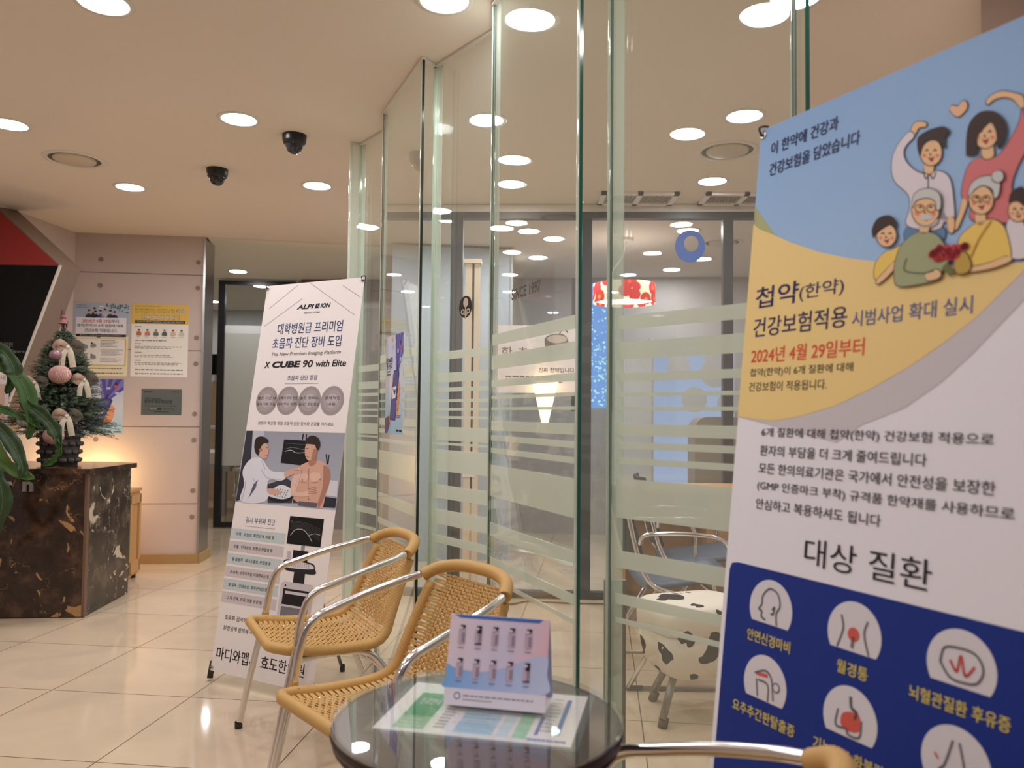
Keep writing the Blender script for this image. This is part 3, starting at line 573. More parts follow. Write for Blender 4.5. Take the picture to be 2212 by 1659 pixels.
def art2(s):
    s.rect(0, 0, 1, .275, flat((228, 190, 96)), 1); s.rect(0, .275, 1, 1, flat((242, 236, 226)), 1); tk = flat((44, 40, 52)); wh = flat((246, 242, 236))
    s.text('이 한약에 건강과 건강보험을 담았습니다', .05, .5, .03, .007, flat((90, 70, 50)))
    s.text('첩약(한약) 건강보험 적용', .05, .93, .095, .036, tk, .06, 2); s.text('첩약(한약) 건강보험', .05, .74, .095, .032, flat((244, 214, 90)), .0, 3); s.text('적용', .79, .93, .095, .03, wh, .0, 3)
    s.text('시범사업 확대 실시', .17, .83, .18, .036, tk, .06, 2); s.text('시범사업 확대 실시', .175, .825, .18, .031, wh, .0, 3)
    s.rect(.06, .225, .94, .262, flat((30, 34, 60)), 2); s.text('2024년 4월 29일부터 첩약(한약)은 건강보험이 확대 적용됩니다', .09, .91, .244, .009, wh, .01, 3)
    s.textlines(.06, .17, .305, .32, 1, tk, 2, .6, False)
    for i, c in enumerate(((190, 120, 90), (206, 132, 110), (110, 116, 112), (90, 100, 104), (222, 190, 160), (200, 206, 196))):
        u = .13 + i * .15; s.blob([(u - .045, .43), (u - .035, .385), (u, .37), (u + .035, .385), (u + .045, .43)], flat(c), 2); s.ell(u, .365, .02, .02, flat((214, 178, 150)), 3); s.ell(u, .356, .021, .013, flat((60, 48, 44)), 4); s.textlines(u - .04, u + .04, .445, .46, 1, flat((140, 130, 120)), 2)
    for v, n in ((.49, 1), (.535, 1), (.575, 2), (.655, 1), (.695, 2), (.765, 1), (.8, 2)): s.textlines(.07, .2 if n == 1 and v > .5 else .9, v, v + .018 * n + .006, n, tk if n == 1 else flat((120, 112, 106)), 2, .4)
    s.textlines(.08, .92, .895, .915, 1, flat((60, 56, 52)), 2, .6, False); s.ell(.11, .955, .02, .022, tk, 2); s.ell(.11, .95, .012, .012, flat((242, 236, 226)), 3)
    s.textlines(.15, .92, .948, .968, 1, flat((80, 78, 76)), 2, .6, False)
def art4(s):
    k = flat((40, 44, 44)); s.text('첫인 members', .09, .5, .37, .017, k, .02, 2, .2); s.text('한약재 배상책임보험', .08, .76, .49, .028, k, .02, 2)
    s.textlines(.05, .3, .08, .14, 1, k, 2, .4); s.textlines(.74, .93, .08, .14, 1, k, 2, .4); s.textlines(.09, .9, .62, .68, 1, flat((70, 76, 76)), 2, .5, False)
    s.rect(.18, .73, .42, .81, k, 2); s.rect(.195, .745, .4, .795, flat((130, 140, 136)), 3); s.rect(.42, .73, .5, .81, flat((30, 60, 50)), 3); s.textlines(.54, .82, .75, .79, 1, k, 2, .6, False); s.textlines(.32, .7, .86, .9, 1, k, 2, .6, False)
wall_sheet(-3.318, -2.927, 1.415, 1.968, 'wall_poster', 'blue topped poster with red date on the column, partly behind the little tree', 'poster', M_WHITE, art1)
wall_sheet(-2.905, -2.492, 1.415, 1.971, 'wall_poster', 'poster with yellow heading, right of the blue topped one on the column', 'poster', M_WHITE, art2)
wall_sheet(-3.337, -2.948, .979, 1.393, 'wall_poster', 'pale blue poster of a hand holding a phone, low on the column behind the tree', 'poster', M_WHITE, lambda s: phone_poster(s, 'a'))
wall_sheet(-2.82, -2.528, 1.125, 1.322, 'metal_plaque', 'small grey metal plaque with black lettering below the yellow topped poster', 'plaque', pm('plaque_metal', lin((128, 138, 136)), .35, .7), art4)
# phone poster on the glass
A4 = Vector(PP[4]); A5 = Vector(PP[5]); dg_ = (A5 - A4).normalized(); ng = Vector((dg_.y, -dg_.x, 0)); B = Vector((A4.x, A4.y, 1.07)) + Vector((dg_.x, dg_.y, 0)) * .138 + ng * .009
t = thing('glass_poster', 'narrow looking phone poster stuck on the glass beside the tall white banner', 'poster', B)
s = Sheet(B, (dg_.x, dg_.y, 0), (0, 0, 1), .27, .405); g = MB(); g.slab((B.x, B.y), (B.x + dg_.x * .27, B.y + dg_.y * .27), B.z, B.z + .405, .001, M_WHITE, .0008); g.build('paper_sheet', t); phone_poster(s, 'b'); s.build('printed_artwork', t)

# ------------------------------------------------------------------ angular sign wall behind the counter
t = thing('angular_sign', 'angular wall sign, red above glossy black, behind the counter', 'sign', (-3.2, 5.1, 1.0))
fp = [(-3.41, .86), (-3.36, .93), (-3.152, 1.515), (-2.964, 2.101), (-3.359, 2.454), (-3.41, 2.5)]
a = MB(); a.prism([(x, 5.12, z) for x, z in fp], [(x + .035 * (1 if z > 1.2 else .5), 5.30, z + .01) for x, z in fp], pm('taupe_sign_side', lin((128, 108, 94)), .5)); a.build('sign_body', t)
a = MB(); a.face([(-3.41, 5.116, 2.103), (-2.975, 5.116, 2.101), (-3.362, 5.116, 2.445), (-3.41, 5.116, 2.49)], pm('red_panel', lin((150, 40, 36)), .45)); a.build('red_panel', t)
a = MB(); a.face([(-3.41, 5.116, .87), (-3.365, 5.116, .94), (-3.16, 5.116, 1.515), (-2.972, 5.116, 2.097), (-3.41, 5.116, 2.10)], M_BLKGLOSS); a.build('black_panel', t)
a = MB(); a.prism([(-3.364, 5.105, .93), (-3.354, 5.105, .93), (-2.956, 5.105, 2.10), (-2.967, 5.105, 2.10)], [(-3.364, 5.125, .93), (-3.354, 5.125, .93), (-2.956, 5.125, 2.10), (-2.967, 5.125, 2.10)], pm('white_sign_edge', lin((214, 204, 190)), .4)); a.build('edge_trim', t)
s = Sheet((-3.41, 5.1155, 1.5), (1, 0, 0), (0, 0, 1), .5, .1); s.text('한의원', .12, .31, .22, .03, flat((120, 116, 108)), .01, 2); s.text('ation & Figure', .02, .47, .68, .024, flat((120, 120, 112)), .01, 2); s.build('sign_lettering', t)

# ------------------------------------------------------------------ marble counter
t = thing('marble_counter', 'dark brown marble reception counter at the left edge', 'counter', (-2.374, 4.431, 0))
cf = (-2.374, 4.431); cr = (-2.417, 5.023); HT = .80
a = MB()
a.prism([(-3.46, 4.325, 0.005), (cf[0], cf[1], 0.005), (cf[0] - .004, cf[1] + .02, 0.005), (-3.46, 4.345, 0.005)], [(-3.46, 4.325, HT), (cf[0], cf[1], HT), (cf[0] - .004, cf[1] + .02, HT), (-3.46, 4.345, HT)], M_MARB); a.build('front_panel', t)
a = MB(); a.prism([(cf[0] - .003, cf[1] + .022, 0.005), (cr[0], cr[1], 0.005), (cr[0] - .9, cr[1] - .05, 0.005), (cf[0] - 1.0, cf[1] - .03, 0.005)], [(cf[0] - .003, cf[1] + .022, HT), (cr[0], cr[1], HT), (cr[0] - .9, cr[1] - .05, HT), (cf[0] - 1.0, cf[1] - .03, HT)], M_MARBS); a.build('end_panel', t)
a = MB(); a.box((cf[0] - .012, cf[1] - .004, 0.005), (cf[0] + .003, cf[1] + .022, HT), pm('corner_strip', lin((110, 84, 66)), .25)); a.build('corner_strip', t)
a = MB(); a.prism([(-3.46, 4.285, HT), (-2.345, 4.40, HT), (-2.345, 4.95, HT), (-2.56, 5.05, HT), (-3.37, 5.03, HT)], [(-3.46, 4.285, HT + .028), (-2.345, 4.40, HT + .028), (-2.345, 4.95, HT + .028), (-2.56, 5.05, HT + .028), (-3.37, 5.03, HT + .028)], M_MARB); a.build('countertop', t)
dfr = Vector((cf[0] + 3.46, cf[1] - 4.325, 0)).normalized(); nfr = Vector((dfr.y, -dfr.x, 0))
for ch, u0_, u1_ in (('a', -2.838, -2.795), ('r', -2.79, -2.765), ('n', -2.712, -2.655)):
    k = (u0_ + 3.46) / dfr.x; B = Vector((-3.46, 4.325, .70)) + dfr * k + nfr * .012
    s = Sheet(B, dfr, (0, 0, 1), (u1_ - u0_), .056); s.text(ch, 0, 1, .5, .056, pm('steel_letter_face', (.5, .48, .45), .3, .9), .04, 0)
    # give the letter its depth
    vs, fs, _ = glyphs(ch, .04); me = s.mb; b0 = len(me.v); me.v += [p - nfr * .012 for p in me.v[:b0]]
    ed = {}
    for f in list(me.f):
        for i in range(len(f)): e = (f[i], f[(i + 1) % len(f)]); ed[e] = ed.get(e, 0) + 1
    for (i, j) in list(ed):
        if (j, i) not in ed: me.f.append((j, i, i + b0, j + b0)); me.m.append(0); me.sm.append(False)
    s.build('sign_letter', t)

t = thing('wooden_cabinet', 'low light wood cabinet behind the marble counter, beside the column', 'cabinet', (-2.6, 5.35, 0))
a = MB(); a.prism([(-3.2, 5.25, .03), (-2.572, 5.33, .03), (-2.59, 5.52, .03), (-3.2, 5.45, .03)], [(-3.2, 5.25, .60), (-2.572, 5.33, .60), (-2.59, 5.52, .60), (-3.2, 5.45, .60)], M_WOOD); a.build('cabinet_body', t)
a = MB(); a.prism([(-3.2, 5.24, .60), (-2.56, 5.32, .60), (-2.58, 5.53, .60), (-3.2, 5.46, .60)], [(-3.2, 5.24, .62), (-2.56, 5.32, .62), (-2.58, 5.53, .62), (-3.2, 5.46, .62)], M_WOOD); a.build('cabinet_top', t)
a = MB()
for (k0, k1, z0, z1) in ((0, .16, .05, .58), (.84, 1, .05, .58), (0, 1, .05, .13), (0, 1, .52, .58)):
    P = lerp2((-2.572, 5.33), (-2.59, 5.52), k0); Q = lerp2((-2.572, 5.33), (-2.59, 5.52), k1); a.slab(P, Q, z0, z1, .012, M_WOOD, -.007)
a.build('side_frame', t)
a = MB()
for x, y in ((-2.6, 5.36), (-2.61, 5.5), (-3.15, 5.28), (-3.15, 5.43)): a.lathe([(.015, 0), (.015, .03)], (x, y, 0), M_RUBBER, 10)
a.build('feet', t)
t = thing('notice_card', 'small white notice card with orange heading on the counter, left edge', 'sign', (-3.12, 4.75, HT + .028))
a = MB(); a.box((-3.24, 4.75, .86), (-3.04, 4.756, 1.42), M_WHITE); a.build('card', t); a = MB(); a.box((-3.24, 4.70, .828), (-3.04, 4.80, .86), M_WPLAST); a.build('card_base', t)
s = Sheet((-3.24, 4.7495, .86), (1, 0, 0), (0, 0, 1), .2, .56); s.text('진료 안내', .2, .9, .13, .03, flat((214, 130, 60)), .02, 1); s.rect(.1, .2, .9, .8, flat((226, 190, 170)), 1); s.textlines(.15, .85, .25, .7, 6, flat((120, 100, 90)), 2); s.build('card_print', t)

# ------------------------------------------------------------------ small decorated tree
TX, TY, TZ = -2.70, 4.72, HT + .028
t = thing('basket_planter', 'dark grey woven basket holding the small decorated tree', 'basket', (TX, TY, TZ))
a = MB(); a.lathe([(.0, 0), (.095, 0), (.105, .1), (.11, .2), (.102, .2), (.098, .05), (0, .05)], (TX, TY, TZ), pm('grey_woven_rope', lin((72, 66, 62)), .8, bump=(90, .6)), 32)
a.build('basket_body', t)
a = MB()
for r_ in range(4):
    for k in range(14):
        an = 2 * PI * (k + .5 * (r_ % 2)) / 14; rr = .098 + .012 * (r_ / 4); c = Vector((TX + rr * math.cos(an), TY + rr * math.sin(an), TZ + .03 + r_ * .048)); td = Vector((-math.sin(an), math.cos(an), 0))
        a.tube(smooth_path([c - td * .013 , c + Vector((math.cos(an), math.sin(an), 0)) * .010, c + td * .013], 3), .014, pm('grey_rope', lin((84, 77, 72)), .8), 6)
a.build('woven_rope', t)
t = thing('christmas_tree', 'small dark green christmas tree standing in the grey basket on the counter', 'christmas tree', (TX, TY, TZ + .06))
a = MB(); a.tube([(TX, TY, TZ + .06), (TX, TY, TZ + .86)], [.016, .004], pm('bark', lin((70, 52, 38)), .9), 8); a.build('trunk', t)
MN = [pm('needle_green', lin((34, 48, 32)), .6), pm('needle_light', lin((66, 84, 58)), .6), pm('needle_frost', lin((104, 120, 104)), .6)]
a = MB(); rnd = random.Random(5)
def twig(a, p, dr, L, mats, dens=60, nl=.02):
    dr = dr.normalized(); o1 = dr.orthogonal().normalized(); o2 = dr.cross(o1)
    cnt = max(6, int(L * dens * 5))
    for i in range(cnt):
        f = i / cnt; q = p + dr * (L * f) + Vector((0, 0, -.12 * L * f * f)); an = rnd.random() * 2 * PI; sd = (o1 * math.cos(an) + o2 * math.sin(an)); nd = (dr * .75 + sd).normalized() * nl * (1 - .25 * f); wv = nd.cross(dr).normalized() * .0022
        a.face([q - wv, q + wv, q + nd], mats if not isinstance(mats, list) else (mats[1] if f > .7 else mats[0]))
for i in range(700):
    f = rnd.random() ** .8; z = .14 + f * .60; R_ = .232 * (1 - f) ** .75 + .03; an = rnd.random() * 2 * PI
    start = Vector((TX + .1 * R_ * math.cos(an), TY + .1 * R_ * math.sin(an), TZ + z + .04))
    dr = Vector((math.cos(an), math.sin(an), .25 + .5 * f - .35 * rnd.random())); L = R_ * (.75 + .5 * rnd.random())
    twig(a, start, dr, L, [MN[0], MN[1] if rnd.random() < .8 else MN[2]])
    for sgn in (-1, 1):
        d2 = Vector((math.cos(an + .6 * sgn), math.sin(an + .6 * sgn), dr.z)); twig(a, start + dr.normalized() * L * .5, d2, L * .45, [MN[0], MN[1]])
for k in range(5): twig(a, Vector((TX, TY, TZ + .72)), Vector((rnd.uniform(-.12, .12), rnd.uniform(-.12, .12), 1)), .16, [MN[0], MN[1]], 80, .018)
a.build('foliage', t)
t2 = thing('tree_topper', 'tiny pink figure on the tip of the small tree', 'ornament', (TX, TY, TZ + .87)); a = MB(); a.ball((TX - .005, TY, TZ + .885), .018, yarn_mat('dusty_pink_yarn', lin((176, 120, 118))), 12); a.lathe([(.03, .0), (.012, .03), (0, .03)], (TX - .005, TY, TZ + .845), MATS['dusty_pink_yarn'], 12); a.build('figure', t2); a = MB(); a.lathe([(.013, 0), (.01, .03), (0, .032)], (TX - .008, TY, TZ + .898), pm('plum_cap', lin((92, 48, 60)), .8), 10); a.build('cap', t2)
def ornament(dx, dy, dz, r, nm, m_, label):
    p = Vector((TX + dx, TY + dy, TZ + dz)); t = thing('ball_ornament', label, 'ornament', p, 0, 'ball ornaments on the small tree'); b = MB(); b.ball(p, r, m_, 24, (1.08, 1, .95)); b.build('ball', t)
    b = MB(); b.tube([p + Vector((0, 0, r * .9)), p + Vector((0, .004, r + .02))], .0015, M_RUBBER, 6); b.build('hanging_loop', t)
PY = yarn_mat('pink_yarn', lin((224, 176, 168)))
ornament(.10, -.20, .53, .056, 'y', PY, 'pink yarn ball at the middle of the small tree, upper of two')
ornament(.09, -.225, .18, .052, 'y', PY, 'pink yarn ball low on the tree over the basket')
ornament(.055, -.17, .645, .032, 'y', pm('mauve_glitter', lin((150, 116, 124)), .35, .3, bump=(200, .5)), 'small mauve ball at the upper left of the tree')
ornament(-.10, -.18, .26, .042, 'y', yarn_mat('white_yarn', lin((204, 196, 180))), 'white ball low on the left of the tree')
M_RIB = pm('cream_plaid_ribbon', lin((216, 204, 182)), .8, vary=(70, .18)); M_RIB2 = pm('rose_plaid_ribbon', lin((186, 156, 138)), .8, vary=(50, .2)); M_RIB3 = pm('grey_plaid_ribbon', lin((96, 88, 78)), .8, vary=(60, .3))
def ribbon(dx, dy, dz, sc, label):
    p = Vector((TX + dx, TY + dy, TZ + dz)); t = thing('ribbon_bow', label, 'ribbon', p, 0, 'ribbon bows on the small tree')
    def strip(pts, wd, m_, nm):
        b = MB(); q = smooth_path([p + Vector(x) * sc for x in pts], 5); rows = []
        for i, c in enumerate(q):
            tn = (q[min(i + 1, len(q) - 1)] - q[max(i - 1, 0)]).normalized(); sd = tn.cross(Vector((0, -1, .15))).normalized() * wd * sc * (0.5 + .5 * min(1, i / 5)); rows.append([c - sd, c + Vector((0, -.006 * sc, 0)), c + sd])
        b.grid(rows, m_); b.build(nm, t)
    strip([(0, 0, 0), (-.04, -.03, .03), (-.07, -.02, .005), (-.03, -.01, -.015), (0, -.01, 0)], .018, M_RIB2, 'bow_loop'); strip([(0, 0, 0), (.04, -.03, .03), (.075, -.02, .0), (.03, -.01, -.015), (0, -.01, 0)], .018, M_RIB3, 'bow_loop')
    strip([(0, -.015, 0), (-.02, -.03, -.04), (-.028, -.025, -.1)], .017, M_RIB, 'ribbon_tail'); strip([(.004, -.015, 0), (.022, -.03, -.04), (.032, -.02, -.11)], .018, M_RIB, 'ribbon_tail')
    b = MB(); b.ball(p + Vector((0, -.02, 0)) * sc, .013 * sc, M_RIB, 10); b.build('knot', t)
ribbon(.115, -.13, .69, 1.05, 'plaid ribbon bow at the top of the small tree'); ribbon(.21, -.12, .50, .9, 'grey and cream bow on the right side of the tree'); ribbon(.16, -.2, .29, 1.0, 'cream bow low in the middle of the tree'); ribbon(-.04, -.19, .48, .9, 'rose bow on the left of the tree behind green leaves')

# ------------------------------------------------------------------ trailing leafy plant in a pot on the counter, left
t = thing('trailing_plant', 'leafy plant with long flat leaves hanging over the marble counter', 'plant', (-3.12, 4.5, HT + .028))
a = MB(); a.lathe([(0, 0), (.09, 0), (.12, .16), (.125, .17), (.11, .17), (.1, .14), (0, .14)], (-3.12, 4.5, HT + .028), pm('grey_ceramic', lin((120, 116, 110)), .4), 28); a.build('pot', t)
ML = [pm('leaf_green', lin((52, 80, 34)), .55, spec=.28, vary=(9, .2)), pm('leaf_light', lin((84, 116, 50)), .5, vary=(9, .15)), pm('leaf_dark', lin((34, 58, 26)), .5, vary=(9, .2))]
def leaf(pts, wd, mi, tw=0.0, seed=0):
    """flat wavy-edged leaf along pts; its blade faces roughly the room"""
    b = MB(); q = smooth_path(pts, 8); n = len(q); rows = []
    for i, c in enumerate(q):
        f = i / (n - 1); tn = (q[min(i + 1, n - 1)] - q[max(i - 1, 0)]).normalized(); fc = Vector((math.sin(tw + f * .8), -math.cos(tw + f * .8), .15)); sd = tn.cross(fc).normalized(); nm = sd.cross(tn)
        wl = wd * .85 * (math.sin(PI * min(1, f * .96 + .04)) ** .6) * (1 + .22 * math.sin(f * 19 + seed) ** 3); wr = wd * .85 * (math.sin(PI * min(1, f * .96 + .04)) ** .6) * (1 + .22 * math.sin(f * 17 + 1 + seed) ** 3)
        rf = .008 * math.sin(f * 40 + seed); rows.append([c - sd * wl + nm * (.012 + rf), c - sd * wl * .5 + nm * .004, c - nm * .002, c + sd * wr * .5 + nm * .004, c + sd * wr + nm * (.012 - rf)])
    b.grid(rows, ML[mi]); b.tube([p - Vector((0, .001, 0)) for p in q], .0016, ML[1], 5); o = b.build('leaf', t); md = o.modifiers.new('thick', 'SOLIDIFY'); md.thickness = .002; return o
L0 = (-3.1, 4.42, 1.10)
leaf([L0, (-2.93, 4.3, 1.40), (-2.78, 4.22, 1.42), (-2.62, 4.2, 1.30), (-2.56, 4.2, 1.12), (-2.58, 4.2, 1.0)], .05, 0, .2, 1)
leaf([(-2.9, 4.3, 1.38), (-2.74, 4.2, 1.47), (-2.66, 4.2, 1.36), (-2.70, 4.2, 1.24)], .045, 2, 0, 2)
leaf([L0, (-2.88, 4.2, 1.24), (-2.76, 4.1, 1.1), (-2.70, 4.1, .95), (-2.62, 4.15, .84), (-2.50, 4.15, .79)], .055, 1, -.2, 3)
leaf([(-3.02, 4.3, 1.2), (-2.86, 4.12, 1.22), (-2.78, 4.08, 1.05), (-2.74, 4.06, .88), (-2.76, 4.06, .68), (-2.80, 4.08, .5)], .062, 0, .1, 4)
leaf([(-2.74, 4.1, .9), (-2.66, 4.08, .82), (-2.62, 4.08, .68), (-2.68, 4.1, .52), (-2.76, 4.1, .42)], .045, 2, .3, 5)
leaf([(-2.78, 4.2, .62), (-2.74, 4.16, .52), (-2.76, 4.14, .44), (-2.84, 4.14, .36)], .04, 1, .2, 6)
leaf([(-2.62, 4.2, 1.2), (-2.52, 4.2, 1.14), (-2.44, 4.2, 1.06), (-2.40, 4.2, .96)], .042, 2, -.3, 7)
leaf([(-2.42, 4.2, 1.02), (-2.40, 4.2, .94), (-2.44, 4.2, .88), (-2.49, 4.2, .86)], .022, 0, -.5, 8)
leaf([(-2.92, 4.25, 1.28), (-2.82, 4.2, 1.2), (-2.66, 4.2, 1.13), (-2.5, 4.2, 1.05)], .022, 0, .4, 9)
leaf([(-2.85, 4.2, 1.15), (-2.75, 4.1, 1.14), (-2.62, 4.12, 1.0), (-2.55, 4.12, .86), (-2.56, 4.12, .8)], .04, 2, 0, 10)
leaf([(-3.0, 4.25, 1.02), (-2.9, 4.1, .9), (-2.82, 4.06, .72), (-2.84, 4.06, .55)], .045, 2, 0, 11)
leaf([(-2.9, 4.3, .95), (-2.84, 4.15, .78), (-2.72, 4.15, .62), (-2.62, 4.15, .58)], .012, 0, 0, 12)
leaf([L0, (-3.0, 4.2, 1.38), (-2.86, 4.15, 1.48), (-2.76, 4.2, 1.46)], .03, 0, 0, 13)

# ------------------------------------------------------------------ tall standing banners
def banner(loc, yaw, lean, label, wcol, wd=.571, feet=None):
    """0.571 x 1.713 m sheet held by a four-armed stand; returns (thing, Sheet)"""
    B = Vector(loc); a = Vector((math.cos(yaw), math.sin(yaw), 0)); nb = Vector((-math.sin(yaw), math.cos(yaw), 0)); upv = Vector((0, 0, 1)) * math.cos(lean) + nb * math.sin(lean)
    W, H = wd, 1.713; t = thing('standing_banner', label, 'banner', (B.x, B.y, 0))
    back = -a.cross(upv).normalized()
    g = MB(); P = [B, B + a * W, B + a * W + upv * H, B + upv * H]; g.prism([p for p in P], [p + back * .0008 for p in P], wcol); o = g.build('banner_sheet', t)
    hub = B + a * W * .5 + upv * .62 + back * .12
    for (u, v, nm) in ((0, 0, 'lower_arm'), (1, 0, 'lower_arm'), (0, 1, 'upper_arm'), (1, 1, 'upper_arm')):
        c = B + a * (W * (.012 + .976 * u)) + upv * (H * (.008 + .984 * v)); g = MB(); tip = c + back * .012
        g.tube([hub, tip], .004, M_BLACK if v else M_GREYTUBE, 8); g.build(nm, t)
        g = MB(); g.lathe([(.004, .001), (.009, .001), (.009, .002), (.004, .002)], c - back * .0, M_CHROME, 18, -back); g.tube(smooth_path([tip, tip + upv * (.022 if v else -.022), c - back * .012 + upv * (.014 if v else -.014), c - back * .006, c + back * .002], 5), .0024, M_RUBBER, 6); g.build('corner_hook', t)
    g = MB(); g.box((-.025, -.015, -.06), (.025, .02, .06), M_RUBBER, Matrix.Translation(hub) @ Matrix.Rotation(yaw, 4, 'Z')); g.build('hub', t)
    for ft in feet:
        foot = Vector((ft[0], ft[1], .01)); g = MB(); g.tube([hub, foot], .0075, M_GREYTUBE, 10); g.lathe([(.011, -.008), (.011, .02)], (foot.x, foot.y, .01), M_RUBBER, 10); g.build('rear_leg', t)
    for u in (0, 1):
        c = B + a * (W * u) + a * (.018 if u else -.018) + back * .015; g = MB(); g.tube([Vector((c.x, c.y, .012)), c + Vector((0, 0, .035)) + back * .01], [.013, .009], M_RUBBER, 10); g.build('rubber_foot', t)
    return t, Sheet(B, a, upv, .571, H)
def homog(Hm):
    def f(x, y):
        w_ = Hm[2][0] * x + Hm[2][1] * y + Hm[2][2]; return ((Hm[0][0] * x + Hm[0][1] * y + Hm[0][2]) / w_, (Hm[1][0] * x + Hm[1][1] * y + Hm[1][2]) / w_)
    return f
def region(H, x0, y0, sc):      # print layout coordinates -> (u, v) on the sheet
    return lambda pts: [H(x0 + x / sc, y0 + y / sc) for x, y in pts]
HL = homog([[0.0077638117969760214, 0.001153675832121071, -5.198290143484292], [0.00018437621970069875, 0.001993208322015193, -1.3384217698241996], [0.0005828467720757033, 0.0002534131933432995, 1.0]])
HR = homog([[-0.007987426866289076, -0.0006520721314147153, 13.32208260834065], [-0.0008816220406729444, -0.002017575413837324, 2.0192348968033427], [-0.002549857451671551, -0.00038343412403582224, 1.0]])

# ---- far banner (ultrasound scanner)
tL, s = banner((-1.275, 3.403, .05), -.489, .163, 'tall white banner about an ultrasound scanner standing left of the wicker chairs', M_WHITE, .571, [(-.745, 3.56)])
NV = flat((36, 66, 108)); BK = flat((28, 26, 30)); GY = flat((150, 142, 144)); LG = flat((196, 206, 208)); LP = flat((206, 196, 198))
for a_, b_ in (((581, 667), (645, 615)), ((570, 706), (653, 645)), ((671, 612), (767, 681)), ((741, 617), (779, 642))): s.line([HL(*a_), HL(*b_)], .0022, GY, 1)
s.text('ALPI', .355, .535, .067, .021, BK, .04, 2, .25); s.poly([(.542, .0735), (.552, .0605), (.588, .0735)], BK, 2); s.poly([(.556, .0605), (.59, .0605), (.588, .072)], NV, 2); s.text('ION', .598, .70, .067, .021, BK, .04, 2, .25)
s.text('MEDICAL SYSTEMS', .44, .6, .084, .0075, flat((90, 86, 90)), .02)
s.text('대학병원급 프리미엄', .185, .845, .124, .050, NV, .015); s.text('초음파 진단 장비 도입', .15, .85, .163, .050, NV, .015)
s.text('The New Premium Imaging Platform', .155, .86, .194, .021, flat((56, 52, 58)), .0, 2, .12)
s.text('X', .095, .16, .221, .03, BK, .03, 2, .2); s.text('CUBE', .18, .475, .221, .03, BK, .05, 2, .12); s.text('90', .5, .60, .221, .033, BK, .02, 2, .12); s.text('with Elite', .63, .925, .221, .03, BK, .02, 2, .15)
s.text('초음파 진단 장점', .36, .66, .257, .022, NV, .01); s.rect(.34, .272, .68, .2732, GY, 1)
ov = flat((158, 148, 150)); ovl = flat((186, 176, 178))
for u, l1, l2 in ((.175, '짧은 시간 내', '검사·치료 가능'), (.395, '인체에 무해·안전', '(임산부도 안전)'), (.615, '높은 정확도,', '실시간 정밀 영상'), (.838, '경제적인', '비용')):
    s.ell(u, .317, .112, .112, ov, 1, 40); s.ell(u, .317, .085, .085, flat((168, 158, 160)), 2, 36); s.ell(u, .317, .055, .055, ovl, 3, 32)
    w_ = .075 if len(l1) < 6 else .1; s.text(l1, u - w_ * .95, u + w_ * .95, .31, .013, BK, .0, 4); w2 = .04 if len(l2) < 4 else .105; s.text(l2, u - w2 * .95, u + w2 * .95, .326, .013, BK, .0, 4)
s.text('본원의 최신형 정밀 초음파 진단 장비로 건강을 지키세요.', .12, .885, .376, .016, flat((60, 54, 58)), .0)
# photograph printed in the middle
q = region(HL, 430, 560, 2.9625)
PB = grad_mat('photo_backdrop', [(0, (206, 208, 218)), (1, (150, 154, 168))], 'Z', .3, 1.1)
s.rect(0, .397, 1, .583, PB, 1)
s.rect(0, .397, .2, .52, flat((190, 192, 204)), 2); s.poly(q([(305, 1098), (345, 1098), (330, 1330), (262, 1540), (236, 1550)]), flat((52, 52, 62)), 3)
s.poly(q([(545, 1153), (728, 1163), (700, 1325), (523, 1303)]), flat((20, 22, 28)), 3); s.line(q([(552, 1230), (590, 1222), (625, 1240), (690, 1236)]), .003, flat((190, 190, 196)), 4); s.line(q([(556, 1215), (600, 1205), (680, 1222)]), .0015, flat((150, 150, 160)), 4); s.line(q([(552, 1178), (715, 1188)]), .001, flat((120, 120, 130)), 4)
s.line(q([(668, 1118), (662, 1155)]), .006, BK, 3); s.line(q([(688, 1122), (686, 1155)]), .006, BK, 3); s.line(q([(815, 1250), (822, 1310)]), .007, BK, 3); s.line(q([(833, 1252), (826, 1310)]), .005, BK, 3)
s.poly(q([(800, 1412), (890, 1418), (884, 1520), (800, 1510)]), flat((214, 212, 220)), 3); s.poly(q([(770, 1515), (882, 1530), (872, 1592), (770, 1585)]), flat((44, 46, 58)), 3)
s.poly(q([(440, 1440), (560, 1400), (620, 1440), (640, 1560), (440, 1560)]), flat((60, 62, 72)), 3)
s.blob(q([(440, 1500), (520, 1445), (590, 1470), (600, 1510), (545, 1535), (470, 1525)]), flat((220, 222, 228)), 4); s.blob(q([(455, 1520), (540, 1540), (600, 1515), (598, 1535), (530, 1558), (450, 1538)]), flat((30, 30, 36)), 4)
for r_ in range(4):
    for c_ in range(5): p_ = q([(505 + c_ * 16 - r_ * 6, 1470 + r_ * 14 + c_ * 3)])[0]; s.ell(p_[0], p_[1], .006, .006, flat((140, 142, 150)), 5, 8)
SK = flat((214, 168, 148)); SKd = flat((176, 126, 108)); SKl = flat((228, 188, 170)); HR_ = flat((48, 36, 32)); CO = flat((222, 222, 232)); COd = flat((180, 182, 198))
